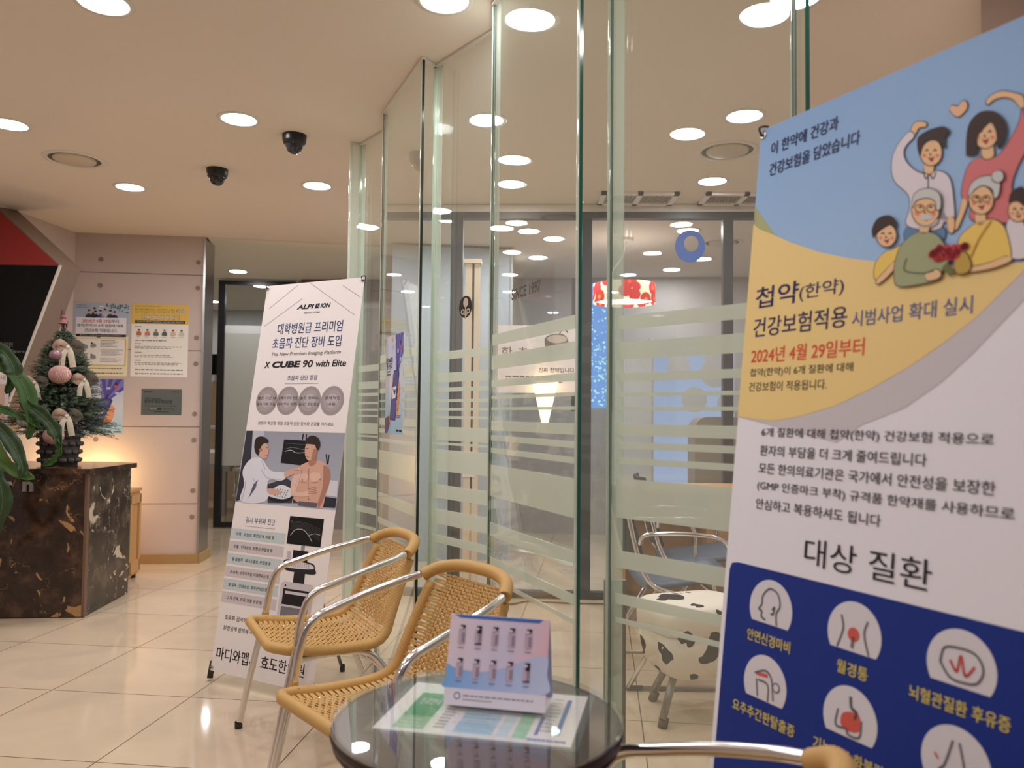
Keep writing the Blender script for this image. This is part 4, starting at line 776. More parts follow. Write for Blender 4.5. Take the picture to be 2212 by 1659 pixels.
# patient
s.blob(q([(640, 1330), (690, 1300), (735, 1290), (790, 1295), (832, 1340), (838, 1410), (812, 1500), (792, 1590), (760, 1588), (640, 1560), (588, 1500), (598, 1400)]), SK, 4)
s.blob(q([(800, 1320), (838, 1350), (836, 1430), (800, 1530), (770, 1588), (762, 1560), (790, 1470), (796, 1390)]), SKd, 5)
s.blob(q([(650, 1380), (690, 1372), (700, 1400), (672, 1425), (648, 1410)]), SKl, 5); s.blob(q([(715, 1370), (770, 1368), (776, 1405), (735, 1425), (712, 1405)]), SKl, 5)
s.line(q([(705, 1340), (700, 1420), (700, 1540)]), .003, SKd, 6); s.line(q([(655, 1425), (690, 1432)]), .002, SKd, 6); s.line(q([(720, 1430), (765, 1428)]), .002, SKd, 6); s.ell(*q([(701, 1535)])[0], .008, .006, SKd, 6, 10); s.ell(*q([(663, 1412)])[0], .008, .006, SKd, 7, 10); s.ell(*q([(778, 1408)])[0], .008, .006, SKd, 7, 10)
s.poly(q([(640, 1548), (760, 1560), (752, 1588), (636, 1575)]), flat((96, 96, 106)), 6)
s.blob(q([(600, 1400), (640, 1340), (655, 1345), (640, 1430), (625, 1490), (700, 1480), (745, 1455), (755, 1475), (735, 1505), (660, 1520), (600, 1512), (586, 1480)]), SKl, 6)
for k in range(4): s.line(q([(705, 1468 + k * 11), (752, 1458 + k * 12)]), .0035, SKd, 7)
s.blob(q([(712, 1260), (745, 1240), (752, 1300), (720, 1325), (702, 1308)]), SKd, 5)
s.blob(q([(682, 1200), (700, 1172), (740, 1176), (758, 1215), (745, 1262), (714, 1288), (692, 1280), (680, 1248)]), SK, 6); s.blob(q([(735, 1215), (758, 1222), (748, 1265), (720, 1282), (728, 1240)]), SKd, 7)
s.blob(q([(678, 1180), (690, 1148), (728, 1128), (768, 1148), (778, 1190), (764, 1222), (750, 1205), (742, 1188), (700, 1182)]), HR_, 8); s.line(q([(688, 1212), (700, 1210)]), .002, HR_, 8); s.line(q([(690, 1262), (704, 1264)]), .002, flat((150, 80, 74)), 8)
# doctor
s.blob(q([(352, 1270), (405, 1278), (440, 1330), (475, 1358), (555, 1365), (558, 1400), (520, 1418), (452, 1412), (436, 1470), (452, 1500), (410, 1556), (268, 1548), (290, 1440), (280, 1360), (310, 1300)]), CO, 5)
s.line(q([(400, 1345), (440, 1400), (525, 1408)]), .003, COd, 6); s.line(q([(345, 1400), (370, 1450), (330, 1500)]), .003, COd, 6); s.line(q([(300, 1420), (292, 1480), (272, 1545)]), .004, COd, 6); s.poly(q([(318, 1530), (350, 1440), (380, 1410), (360, 1470)]), flat((92, 98, 120)), 6); s.line(q([(405, 1290), (425, 1345)]), .004, COd, 6)
s.blob(q([(392, 1190), (432, 1180), (446, 1215), (446, 1240), (434, 1272), (408, 1276), (384, 1250)]), SK, 6); s.blob(q([(356, 1190), (368, 1146), (405, 1134), (440, 1152), (446, 1172), (420, 1178), (405, 1192), (392, 1222), (384, 1256), (362, 1236)]), HR_, 7); s.ell(*q([(397, 1220)])[0], .018, .012, SKd, 8, 14); s.line(q([(432, 1205), (442, 1206)]), .002, HR_, 8); s.line(q([(428, 1256), (442, 1254)]), .002, flat((140, 84, 76)), 8)
s.blob(q([(552, 1362), (610, 1338), (650, 1328), (664, 1345), (640, 1372), (600, 1378), (556, 1398)]), SK, 8); s.line(q([(640, 1335), (652, 1380), (616, 1440), (600, 1560)]), .0025, flat((230, 230, 236)), 9); s.line(q([(612, 1350), (650, 1352)]), .002, SKd, 9)
s.blob(q([(440, 1470), (490, 1470), (524, 1486), (520, 1500), (480, 1505), (446, 1495)]), SK, 8)
# lower part
s.text('검사 부위와 진단', .14, .44, .6255, .025, NV, .0); s.rect(.13, .641, .45, .642, GY, 1)
for i, tx in enumerate(('· 어깨 : 오십견, 회전근개 파열 등', '· 무릎 : 인대손상, 퇴행성 관절염 등', '· 팔·팔꿈치 : 테니스엘보, 관절염 등', '· 손·손목 : 손목건초염, 터널증후군 등', '· 발·발목 : 인대손상, 족저근막염 등', '· 그 외 근육, 인대, 연골 손상 등')):
    v = .663 + i * .0315; s.rect(0.002, v - .0135, .56, v + .0125, LG if i % 2 == 0 else LP, 1); s.text(tx, .04, .455 if i < 5 else .42, v, .0155, BK, .015)
s.rect(.58, .606, .905, .673, flat((14, 14, 16)), 2); wv = flat((190, 188, 190)); wv2 = flat((96, 94, 96))
for k in range(7): s.line([(.6, .622 + k * .003), (.68, .617 + k * .003), (.78, .622 + k * .0035), (.89, .632 + k * .0045)], .001, wv2, 3)
s.line([(.61, .652), (.65, .638), (.72, .636), (.78, .648), (.82, .662)], .003, wv, 4); s.line([(.78, .648), (.84, .643), (.89, .645)], .002, wv, 4); s.text('+', .6, .61, .618, .004, wv, 0, 4)
s.rect(.725, .673, .76, .69, GY, 1); s.rect(.655, .686, .8, .715, flat((24, 24, 28)), 2); s.rect(.6, .69, .635, .71, flat((190, 186, 190)), 2)
s.blob([(.57, .72), (.62, .709), (.84, .712), (.88, .724), (.87, .738), (.6, .735)], flat((40, 40, 44)), 2); s.blob([(.6, .719), (.64, .712), (.83, .715), (.855, .726), (.62, .729)], flat((222, 218, 222)), 3)
for k in range(30): s.ell(.64 + (k % 10) * .02, .716 + (k // 10) * .004, .005, .005, GY, 4, 8)
s.rect(.69, .738, .795, .765, flat((34, 34, 38)), 2); s.poly([(.58, .767), (.61, .762), (.88, .762), (.895, .77), (.885, .86), (.58, .86)], flat((204, 198, 202)), 2); s.rect(.61, .778, .86, .815, BK, 3); s.rect(.63, .783, .84, .79, flat((206, 200, 204)), 4); s.rect(.61, .82, .86, .855, flat((120, 116, 120)), 3); s.ell(.625, .771, .008, .008, BK, 3, 10)
s.text('초음파 검사에 대해 궁금하신 점은', .07, .62, .868, .02, BK, .005); s.text('원장님께 문의해 주시기 바랍니다', .07, .6, .893, .02, BK, .005); s.text('마디와맵시 효도한의원', .04, .9, .956, .052, BK, .02)
s.build('printed_artwork', tL)

# ---- near banner (herbal medicine insurance)
tR, s = banner((.353, 1.547, .05), -1.109, .108, 'large near banner on the right, blue and yellow with a cartoon family', pm('cool_white_vinyl', lin((240, 238, 246)), .5, spec=.35), .612, [(.86, 1.62), (1.05, 1.25)])
q = region(HR, 1600, 100, 2.369)
SKY = flat((126, 164, 206)); YEL = flat((240, 204, 116)); SW = flat((208, 202, 208)); GRN = flat((176, 180, 128))
s.rect(0, 0, 1.07, .25, grad_mat('sky_print', [(0, (168, 202, 240)), (1, (138, 176, 224))], 'Z', 1.3, 1.8), 1)
s.poly([(0, .095)] + q([(85, 835), (120, 885), (175, 960), (230, 1010), (60, 930)]) + [(0, .125)], GRN, 2)
top = [(0, .118), (.03, .126)] + q([(170, 965), (260, 1005), (400, 1052), (560, 1085), (700, 1102), (1000, 1130), (1450, 1105)]) + [(1.04, .185), (1.07, .18)]
rightc = [(1.0, .235)] + q([(1450, 1190), (1400, 1255), (1330, 1300), (1185, 1390), (1050, 1480), (850, 1650)])[:6]
q5 = region(HR, 1620, 560, 3.7365)
yb = q5([(2212, 95), (2080, 225), (1840, 460), (1560, 680), (1300, 860), (1000, 1035), (700, 1180), (400, 1270), (180, 1305)]) + [(0, .3525)]
s.poly(top + [(1.07, .18), (1.07, .19)] + yb, grad_mat('amber_print', [(0, (240, 196, 128)), (.2, (243, 214, 142)), (1, (242, 212, 142))], 'X', .0, .3), 3)
s.poly([(1.07, .19)] + yb + q5([(700, 1480)]) + q5([(900, 1340), (1250, 1200), (1550, 990), (1800, 760), (2050, 500), (2212, 330)]) + [(1.07, .235)], SW, 2)
nvb = flat((34, 30, 88)); s.text('이 한약에 건강과', .06, .355, .030, .027, nvb, .03, 4); s.text('건강보험을 담았습니다', .06, .445, .056, .027, nvb, .03, 4)
s.text('첩약', .045, .24, .212, .043, nvb, .04, 4); s.text('(한약)', .245, .425, .215, .033, nvb, .02, 4); s.text('건강보험적용', .045, .445, .2475, .039, nvb, .03, 4); s.text('시범사업 확대 실시', .465, .845, .2515, .028, flat((78, 96, 148)), .03, 4)
s.text('2024년 4월 29일부터', .045, .515, .281, .031, flat((222, 78, 50)), .04, 4); s.text('첩약(한약)이 6개 질환에 대해', .045, .48, .3015, .0185, flat((44, 40, 36)), .02, 4); s.text('건강보험이 적용됩니다.', .045, .385, .3175, .0185, flat((44, 40, 36)), .02, 4)
tk = flat((50, 46, 52))
for tx, u1, v in (('6개 질환에 대해 첩약(한약) 건강보험 적용으로', .92, .3705), ('환자의 부담을 더 크게 줄여드립니다', .74, .3905), ('모든 한의의료기관은 국가에서 안전성을 보장한', .93, .4105), ('(GMP 인증마크 부착) 규격품 한약재를 사용하므로', .98, .4305), ('안심하고 복용하셔도 됩니다', .61, .4505)): s.text(tx, .122, u1, v, .020, tk, .015, 4)
s.text('대상 질환', .345, .775, .492, .048, flat((40, 36, 42)), .0, 4)
BL = flat((22, 50, 138)); r_ = .03
s.poly([(.02, .53), (.03, .522), (.06, .520), (1.05, .520), (1.05, .88), (.06, .88), (.03, .878), (.02, .87)], BL, 1)
def icon(u, v, cap, c0_, c1_, capv, kind):
    wi = flat((224, 220, 226)); s.ell(u, v, .092, .092, wi, 2, 36, math.radians(148), math.radians(392)); ol = flat((120, 116, 124)); rd = flat((214, 96, 84)); y = flat((236, 214, 84)); k = 1 / 3.0
    s.text(cap, c0_, c1_, capv, .021, y, .02, 3)
    def L(pts, c=ol, wd=.0035): s.line([(u + a_ * .09, v + b_ * .09 * k) for a_, b_ in pts], wd, c, 4)
    if kind == 'head': L([(.35, .5), (.3, .1), (.45, -.2), (.3, -.6), (-.1, -.7), (-.4, -.4), (-.42, -.1), (-.55, .1), (-.4, .15), (-.4, .35), (-.2, .42)]); L([(.1, 0), (.2, -.1), (.15, .15), (.05, .15)])
    if kind == 'waist': L([(-.5, -.5), (-.4, -.1), (-.6, .5)]); L([(.5, -.5), (.4, -.1), (.6, .5)]); s.ell(u, v, .02, .02, rd, 4, 16); L([(0, .1), (-.03, .4)], ol, .006)
    if kind == 'brain': L([(-.6, 0), (-.5, -.4), (-.1, -.5), (.4, -.45), (.65, -.1), (.5, .3), (.1, .4), (-.3, .35), (-.6, 0)]); L([(-.3, -.1), (-.1, .15), (0, -.3), (.15, .2), (.4, -.1)], rd, .004)
    if kind == 'back': L([(-.5, -.3), (0, -.5), (.3, -.3), (.45, .4)]); L([(-.4, -.1), (-.3, .45)]); L([(-.3, -.1), (.15, -.05), (.2, .5)]); L([(-.4, -.3), (.1, -.35)], rd, .006); s.ell(u + .05, v - .002, .016, .016, ol, 4, 14); s.ell(u + .05, v - .002, .011, .011, wi, 5, 14)
    if kind == 'gut': L([(0, -.7), (.05, -.4), (.25, -.3), (.2, -.1)], ol, .005); s.blob([(u - .02, v - .005), (u + .03, v - .008), (u + .035, v + .006), (u, v + .01), (u - .028, v + .006)], rd, 4); L([(-.45, -.2), (-.5, .3), (-.1, .3), (0, .45), (.4, .4), (.45, -.1)])
    if kind == 'nose': L([(-.1, -.6), (-.3, .1), (-.45, .3), (-.2, .45), (.1, .4), (.3, .2), (.1, -.6)]); L([(-.6, -.1), (-.5, 0)], rd); L([(.6, -.1), (.5, 0)], rd)
icon(.222, .561, '안면신경마비', .13, .315, .594, 'head'); icon(.545, .561, '월경통', .495, .6, .594, 'waist'); icon(.866, .561, '뇌혈관질환 후유증', .73, .995, .594, 'brain')
icon(.222, .641, '요추추간판탈출증', .088, .357, .674, 'back'); icon(.55, .640, '기능성 소화불량', .43, .67, .674, 'gut'); icon(.866, .640, '알레르기 비염', .76, .97, .674, 'nose')
# cartoon family
INK = flat((74, 54, 50)); sk = flat((238, 196, 150)); skd = flat((214, 150, 118)); ckk = flat((232, 140, 116)); hb = flat((58, 38, 32)); wsh = flat((228, 220, 228)); gr = flat((206, 208, 208)); pk = flat((218, 122, 124)); sg = flat((164, 170, 130)); ye = flat((240, 206, 104)); jean = flat((96, 136, 176))
def part(pts, m_, k, inkw=.0028):
    P = q(pts); n = len(P); s.blob(P, m_, k); s.line(P + [P[0]], inkw, INK, k - .5)
def face(cx, cy, rx, ry, k, glasses=False, smile=True):
    P = q([(cx + rx * math.cos(a_), cy + ry * math.sin(a_)) for a_ in [i * PI / 8 for i in range(16)]]); s.poly(P, sk, k); s.line(P + [P[0]], .0025, INK, k - .5)
    for sg_ in (-1, 1): s.poly(q([(cx + sg_ * rx * .6 + rx * .2 * math.cos(a_), cy + ry * .25 + ry * .15 * math.sin(a_)) for a_ in [i * PI / 4 for i in range(8)]]), ckk, k + .3); s.line(q([(cx + sg_ * rx * .38 - 7, cy - ry * .12), (cx + sg_ * rx * .38, cy - ry * .2), (cx + sg_ * rx * .38 + 7, cy - ry * .12)]), .0022, INK, k + .5)
    s.blob(q([(cx - rx * .28, cy + ry * .4), (cx + rx * .05, cy + ry * .42), (cx + rx * .32, cy + ry * .3), (cx + rx * .1, cy + ry * .72)]), flat((168, 60, 56)), k + .6)
    s.line(q([(cx - 2, cy + ry * .05), (cx - 5, cy + ry * .2), (cx + 3, cy + ry * .22)]), .0016, INK, k + .5)
    if glasses:
        for sg_ in (-1, 1): s.line(q([(cx + sg_ * rx * .42 + rx * .33 * math.cos(a_), cy - ry * .08 + ry * .24 * math.sin(a_)) for a_ in [i * PI / 5 for i in range(11)]]), .0018, flat((170, 110, 60)), k + .8)
# man in white shirt
part([(875, 450), (880, 415), (905, 388), (950, 392), (950, 412), (915, 420), (895, 455)], sk, 6)
part([(960, 655), (900, 640), (850, 590), (838, 540), (858, 500), (893, 462), (868, 440), (820, 490), (785, 560), (778, 640), (800, 700), (862, 760), (870, 830), (860, 920), (1030, 930), (1040, 760), (1030, 880), (1070, 900), (1098, 880), (1085, 720), (1060, 660), (1010, 640)], wsh, 7)
part([(860, 920), (1030, 920), (1030, 1000), (850, 1000)], jean, 6); s.line(q([(965, 660), (965, 735)]), .002, INK, 8); s.line(q([(940, 650), (955, 680), (970, 655), (990, 680), (1005, 648)]), .002, INK, 8); s.line(q([(1035, 760), (1045, 850)]), .0018, gr, 8)
part([(950, 590), (990, 590), (990, 645), (965, 655), (945, 640)], sk, 8); face(980, 545, 55, 68, 9)
part([(925, 560), (915, 520), (918, 470), (960, 440), (1000, 425), (1045, 418), (1072, 440), (1050, 475), (1052, 520), (1035, 500), (1000, 480), (960, 490), (935, 520)], hb, 11)
part([(1065, 880), (1095, 880), (1100, 920), (1090, 955), (1068, 945)], sk, 8)
# woman in pink
part([(1450, 330), (1400, 275), (1350, 262), (1300, 275), (1270, 300), (1262, 280), (1290, 250), (1340, 232), (1400, 240), (1450, 262)], sk, 6)
part([(1230, 570), (1290, 575), (1340, 545), (1390, 470), (1430, 390), (1450, 320), (1470, 500), (1420, 620), (1390, 720), (1400, 890), (1190, 890), (1190, 800), (1160, 790), (1135, 760), (1150, 670), (1180, 600)], pk, 7)
part([(1140, 780), (1165, 795), (1150, 850), (1130, 900), (1110, 940), (1098, 920), (1120, 860)], sk, 7)
part([(1245, 510), (1290, 500), (1300, 560), (1265, 580), (1240, 560)], sk, 8); face(1258, 450, 62, 75, 9)
part([(1165, 560), (1165, 480), (1180, 400), (1230, 345), (1300, 340), (1350, 380), (1366, 440), (1350, 500), (1325, 520), (1318, 440), (1290, 390), (1250, 420), (1215, 470), (1215, 550)], hb, 11)
# grandmother
part([(1180, 930), (1220, 905), (1290, 890), (1340, 910), (1370, 960), (1390, 1080), (1330, 1110), (1200, 1140), (1150, 1145), (1120, 1050), (1130, 980)], ye, 12); s.line(q([(1290, 900), (1230, 990), (1190, 1080)]), .004, flat((200, 150, 60)), 13); part([(1370, 1078), (1392, 1100), (1290, 1140), (1150, 1160), (1150, 1140), (1260, 1118)], sk, 13)
part([(1215, 850), (1255, 850), (1262, 900), (1235, 920), (1210, 900)], sk, 12); face(1240, 790, 62, 72, 13, True)
part([(1178, 770), (1190, 710), (1240, 675), (1300, 670), (1335, 700), (1330, 760), (1310, 780), (1298, 735), (1250, 715), (1210, 735)], gr, 15); part([(1305, 650), (1345, 645), (1355, 680), (1330, 700), (1300, 685)], gr, 16)
# grandfather
part([(920, 955), (990, 960), (1030, 985), (1060, 1040), (1070, 1110), (1040, 1150), (1030, 1190), (950, 1215), (820, 1230), (795, 1180), (805, 1090), (840, 1010)], sg, 14); s.line(q([(860, 1090), (850, 1150), (940, 1165), (1000, 1150)]), .003, flat((120, 126, 92)), 15); part([(960, 1165), (1010, 1145), (1035, 1165), (1020, 1190), (965, 1200)], sk, 15)
part([(930, 900), (975, 905), (970, 950), (945, 965), (925, 950)], sk, 14); face(957, 840, 70, 82, 16, True)
part([(890, 830), (895, 775), (930, 740), (990, 735), (1030, 765), (1035, 830), (1015, 840), (1010, 800), (975, 780), (930, 785), (905, 800)], gr, 18); s.blob(q([(925, 880), (960, 865), (1000, 878), (960, 895)]), gr, 18); s.blob(q([(895, 900), (950, 915), (1020, 890), (1000, 920), (940, 930)]), gr, 15.5)
# boys
part([(740, 1060), (790, 1040), (835, 1015), (860, 1010), (860, 1030), (820, 1090), (760, 1150), (715, 1200), (692, 1180), (700, 1110)], ye, 12); part([(800, 1100), (820, 1110), (760, 1180), (712, 1218), (705, 1200), (750, 1150)], sk, 13); face(755, 970, 50, 58, 13)
part([(690, 980), (685, 940), (710, 890), (760, 872), (795, 890), (800, 930), (775, 915), (735, 935), (715, 950)], hb, 15)
part([(1380, 890), (1450, 900), (1480, 1000), (1470, 1080), (1390, 1080), (1370, 980)], wsh, 11); face(1430, 845, 50, 55, 13); part([(1385, 800), (1400, 750), (1450, 728), (1480, 780), (1470, 820), (1430, 795)], hb, 15)
# flowers
s.line(q([(1060, 1130), (1090, 1160)]), .012, flat((110, 112, 60)), 17); part([(1110, 1080), (1160, 1060), (1190, 1120), (1170, 1160), (1115, 1160)], flat((196, 160, 70)), 17); rnd = random.Random(9)
for k in range(26): x = 990 + rnd.random() * 190; y_ = 1040 + rnd.random() * 60 - (x - 990) * .1; s.ell(*q([(x, y_)])[0], .011, .011, flat((190, 52, 56) if k % 3 else (150, 34, 44)), 19, 8)
part([(1075, 330), (1085, 305), (1115, 310), (1140, 282), (1160, 290), (1158, 325), (1115, 362)], flat((240, 190, 150)), 6)
s.build('printed_artwork', tR)

# ------------------------------------------------------------------ wicker and aluminium armchairs
def weave(S_, nu, nv, m, name, parent, u0=.0, u1=1.0, v0=0.0, v1=1.0, edge=.12, hw=.0035, patch=None):
    """woven cord: nv strands across, nu cords along; S_(u,v) -> (point, normal)"""
    b = LMB(); step = 3
    for j in range(nv):
        v = v0 + (v1 - v0) * (j + .5) / nv; rows = []; K = nu * step
        for i in range(K + 1):
            u = i / K; blk = 2 if (patch and patch(u, v)) else 1
            ph = math.cos(PI * (u * nu / blk + (j // blk if blk > 1 else j))) if edge < u < 1 - edge else 0
            pull = (0 if edge < u < 1 - edge else (edge - min(u, 1 - u)) / edge); vv = v + (((j // 2) * 2 + 1 - j - .5) * (v1 - v0) / nv * .55 * pull)
            p, n = S_(u, vv); p2, _ = S_(u, vv + .003); t = (p2 - p).normalized(); c = p + n * (.0042 * ph); rows.append([c - t * hw, c + n * .0016, c + t * hw])
        b.grid(rows, m)
    for i in range(nu):
        u = edge + (1 - 2 * edge) * (i + .5) / nu
        if abs(u * nu - round(u * nu)) > .5: continue
        rows = []; K = nv * 2
        for j in range(K + 1):
            v = v0 + (v1 - v0) * j / K; ph = -math.cos(PI * (u * nu + v / (v1 - v0) * nv - .5 - v0 / (v1 - v0) * nv)); p, n = S_(u, v); p2, _ = S_(u + .01, v); t = (p2 - p).normalized(); c = p + n * (.0022 * ph - .0006); rows.append([c - t * .0040, c + n * .0014, c + t * .0040])
        b.grid(rows, m)
    return b.build(name, parent)
PROF = [(.205, .402), (.12, .388), (.03, .380), (-.06, .378), (-.12, .385), (-.155, .41), (-.175, .46), (-.21, .55), (-.25, .64), (-.272, .688)]
PF = smooth_path([(0, y, z) for y, z in PROF], 8)
cl = [0]
for i in range(1, len(PF)): cl.append(cl[-1] + (PF[i] - PF[i - 1]).length)
def prof(v):
    v = max(0.0, min(1.0, v)) * cl[-1]; i = 0
    while i < len(cl) - 2 and cl[i + 1] < v: i += 1
    k = (v - cl[i]) / (cl[i + 1] - cl[i]); return PF[i].lerp(PF[i + 1], k), (PF[i + 1] - PF[i]).normalized()
VB = .535   # where the seat turns into the back
def halfw(v):
    f = .212 if v < .5 else .212 - (v - .5) * .10
    if v < .06: f -= .035 * (1 - v / .06) ** 2
    if v > .93: f -= .03 * ((v - .93) / .07) ** 2
    return f
def SURF(u, v):
    p, t = prof(v); x = (u - .5) * 2 * halfw(v) * .95; n = Vector((0, -t.z, t.y)) * -1
    n = Vector((0, t.z, -t.y)); n = -n if n.z < 0 or (v > .6 and n.y < 0) else n
    sag = -.012 * (1 - (2 * u - 1) ** 2) if v < .55 else -.03 * (1 - (2 * u - 1) ** 2)
    return Vector((x, p.y, p.z)) + n * sag, n
def make_chair(label):
    t = thing('wicker_armchair', label, 'chair', (0, 0, 0), 0)
    weave(SURF, 24, 36, M_WICKER, 'woven_seat', t, v0=.02, v1=VB)
    weave(SURF, 24, 32, M_WICKER, 'woven_backrest', t, v0=VB, v1=.985, patch=lambda u, v: abs(u - .5) * 2.2 + abs(v - .76) * 3.2 < .45)
    # wrapped rim: sides and front of the shell
    rim = []
    for k in range(31):
        v = .93 - k / 30 * .9; p, _ = prof(v); rim.append(Vector((halfw(v), p.y, p.z)))
    pf, _ = prof(0)
    for x in (.19, .165, .12, .06, 0): rim.append(Vector((x, .222 - (.01 if x > .17 else 0), pf.z + .002)))
    full = rim + [Vector((-p.x, p.y, p.z)) for p in reversed(rim[:-1])]
    b = LMB(); b.tube(full, .0165, M_WRAP, 12); b.build('wrapped_rim', t)
    topr = smooth_path([(.19, -.235, .665), (.155, -.272, .688), (.09, -.298, .70), (0, -.306, .703), (-.09, -.298, .70), (-.155, -.272, .688), (-.19, -.235, .665)], 6)
    b = LMB(); b.tube(topr, .0185, M_WRAP, 14); b.build('wrapped_top_rail', t)
    for sd in (-1, 1):
        P = smooth_path([(sd * .262, .236, .006), (sd * .252, .198, .2), (sd * .243, .155, .40), (sd * .241, .138, .50), (sd * .240, .118, .555), (sd * .238, .085, .583), (sd * .236, .03, .600), (sd * .228, -.07, .629), (sd * .212, -.17, .653), (sd * .192, -.228, .667)], 7)
        b = LMB(); b.tube(P, .0115, M_CHROME, 14); tube_ = b.build('armrest_tube', t)
        b = LMB(); b.lathe([(.0135, -.003), (.014, .02)], (sd * .262, .236, .003), M_RUBBER, 12); b.build('foot_cap', tube_)
        Q = smooth_path([(sd * .234, .163, .352), (sd * .205, .10, .364), (sd * .20, -.05, .362), (sd * .214, -.13, .325), (sd * .232, -.20, .19), (sd * .248, -.27, .006)], 7)
        b = LMB(); b.tube(Q, .0105, M_CHROME, 12); rl_ = b.build('rear_leg', t)
        b = LMB(); b.lathe([(.0125, -.003), (.013, .02)], (sd * .248, -.27, .003), M_RUBBER, 12); b.build('foot_cap', rl_)
        b = LMB()
        for y, z in ((.158, .385), (.178, .29)): b.lathe([(0, .0145), (.006, .0145), (.0075, .0125), (.0075, .006)], (sd * .243, y, z), M_STEEL, 12, (sd, 0, 0))
        b.lathe([(0, .0145), (.006, .0145), (.0075, .0125), (.0075, .006)], (sd * .219, -.155, .285), M_STEEL, 12, (sd, 0, 0)); b.build('bolts', tube_)
        b = LMB()
        for k in range(3): b.lathe([(.0118, -.0035), (.0138, 0), (.0118, .0035)], (sd * .243, .153, .400 + k * .006), M_WRAP, 12)
        b.tube([(sd * .243, .155, .40), (sd * .2, .16, .402)], .006, M_WRAP, 8); b.build('cord_binding', tube_)
    b = LMB(); b.tube([(-.203, .05, .362), (.203, .05, .362)], .009, M_CHROME, 10); b.build('seat_crossbar', t)
    b = LMB(); b.tube([(-.221, -.165, .275), (.221, -.165, .275)], .008, M_CHROME, 10); b.build('seat_crossbar', t)
    return t
def copy_thing(root, loc, rz, label):
    r = root.copy(); COL.objects.link(r); r.location = loc; r.rotation_euler = (0, 0, rz); r['label'] = label
    for ch in list(root.children):
        c = ch.copy(); COL.objects.link(c); c.parent = r
        for g_ in list(ch.children):
            d_ = g_.copy(); COL.objects.link(d_); d_.parent = c
    return r
ch0 = make_chair('tan wicker armchair with aluminium arms, farther of two, before the tall white banner'); ch0.location = (-.654, 2.801, 0); ch0.rotation_euler = (0, 0, 3.635 - PI / 2)
copy_thing(ch0, (-.317, 2.111, 0), 3.856 - PI / 2, 'tan wicker armchair pushed up to the small round table')
copy_thing(ch0, (.130, 1.115, 0), 2.53 - PI / 2, 'wicker armchair cut off by the bottom edge, arm crossing the near banner')

# ------------------------------------------------------------------ round table
TCX, TCY, TR_ = -.052, 1.345, .243
M_TT = pm('dark_wood_top', lin((74, 54, 50)), .25, vary=(12, .1)); M_TE = pm('dark_wood_edge', lin((62, 42, 38)), .35)
t = thing('round_table', 'small round dark table with glass top beside the wicker chairs', 'table', (TCX, TCY, 0))
a = MB(); a.lathe([(0, .605), (TR_ - .02, .605), (TR_ - .008, .612), (TR_ - .004, .618), (TR_ - .010, .622), (TR_ - .002, .627), (TR_, .632), (TR_ - .008, .636), (TR_ - .004, .641), (TR_ - .012, .6415), (0, .6415)], (TCX, TCY, 0), M_TE, 72); a.build('tabletop_edge', t)
a = MB(); a.lathe([(TR_ - .012, .6418), (0, .6418)], (TCX, TCY, 0), M_TT, 72, None, False); a.build('tabletop', t)
GT = glass_mat('table_glass', (0.96, .965, .96), .02); a = MB(); a.lathe([(0, .6432), (TR_ - .002, .6432), (TR_, .6445), (TR_, .6488), (TR_ - .002, .65), (0, .65)], (TCX, TCY, 0), GT, 72, None, False); a.build('glass_top', t)
a = MB(); a.lathe([(.028, .03), (.028, .605)], (TCX, TCY, 0), M_BLACK, 24); a.build('column', t)
a = MB(); a.lathe([(0, .0), (.17, .0), (.17, .012), (.05, .03), (0, .035)], (TCX, TCY, 0), M_BLACK, 40); a.build('base', t)
for px, py in ((TR_ * math.cos(.32), TR_ * math.sin(.32)), (TR_ * math.cos(3.0), TR_ * math.sin(3.0))):
    pass
# leaflet lying under the glass
dx = Vector((.142 + .176, 1.480 - 1.552, 0)); B = Vector((-.222, 1.297, .6422)); ax_ = Vector((.314, -.068, 0)).normalized(); ay_ = Vector((.046, .255, 0)); ay_ = (ay_ - ax_ * ay_.dot(ax_)).normalized()
t = thing('leaflet', 'printed leaflet lying under the table glass, green title at left', 'leaflet', B); g = MB(); W_, H_ = .325, .225
for nm, m_, ex, z in (('clear_sleeve', glass_mat('clear_sleeve_film', (.94, .95, .94), .04, ((.8, .8, .8), .15)), .012, -.0002), ('paper_sheet', M_WHITE, 0, 0)):
    g = MB(); P = [B + ax_ * (-ex) + ay_ * (-ex), B + ax_ * (W_ + ex) - ay_ * ex, B + ax_ * (W_ + ex) + ay_ * (H_ + ex), B - ax_ * ex + ay_ * (H_ + ex)]; P = [p + Vector((0, 0, z)) for p in P]; g.prism(P, [p + Vector((0, 0, .0003)) for p in P], m_); g.build(nm, t)
s = Sheet(B + Vector((0, 0, .0003)), ax_, ay_, W_, H_); s.rect(.07, .04, .27, .96, flat((226, 232, 222)), .2); s.rect(.09, .22, .25, .7, flat((78, 158, 108)), .4); s.rect(.09, .7, .25, .94, flat((150, 190, 156)), .4)
s.text('진료안내', .12, .23, .4, .03, flat((222, 232, 222)), .01, .6); s.textlines(.11, .24, .74, .92, 3, flat((196, 214, 196)), .6)
s.textlines(.29, .36, .08, .9, 14, flat((120, 116, 124)), .4); s.rect(.4, .52, .6, .93, flat((176, 204, 222)), .4); s.rect(.62, .5, .68, .93, flat((206, 220, 226)), .4); s.rect(.7, .1, .77, .93, flat((160, 208, 168)), .4); s.rect(.4, .08, .66, .45, flat((214, 224, 226)), .4); s.rect(.9, .12, .925, .82, flat((70, 116, 176)), .4); s.rect(.8, .5, .82, .85, flat((90, 104, 160)), .4); s.textlines(.78, .97, .9, .96, 1, flat((80, 110, 180)), .5, .6, False)
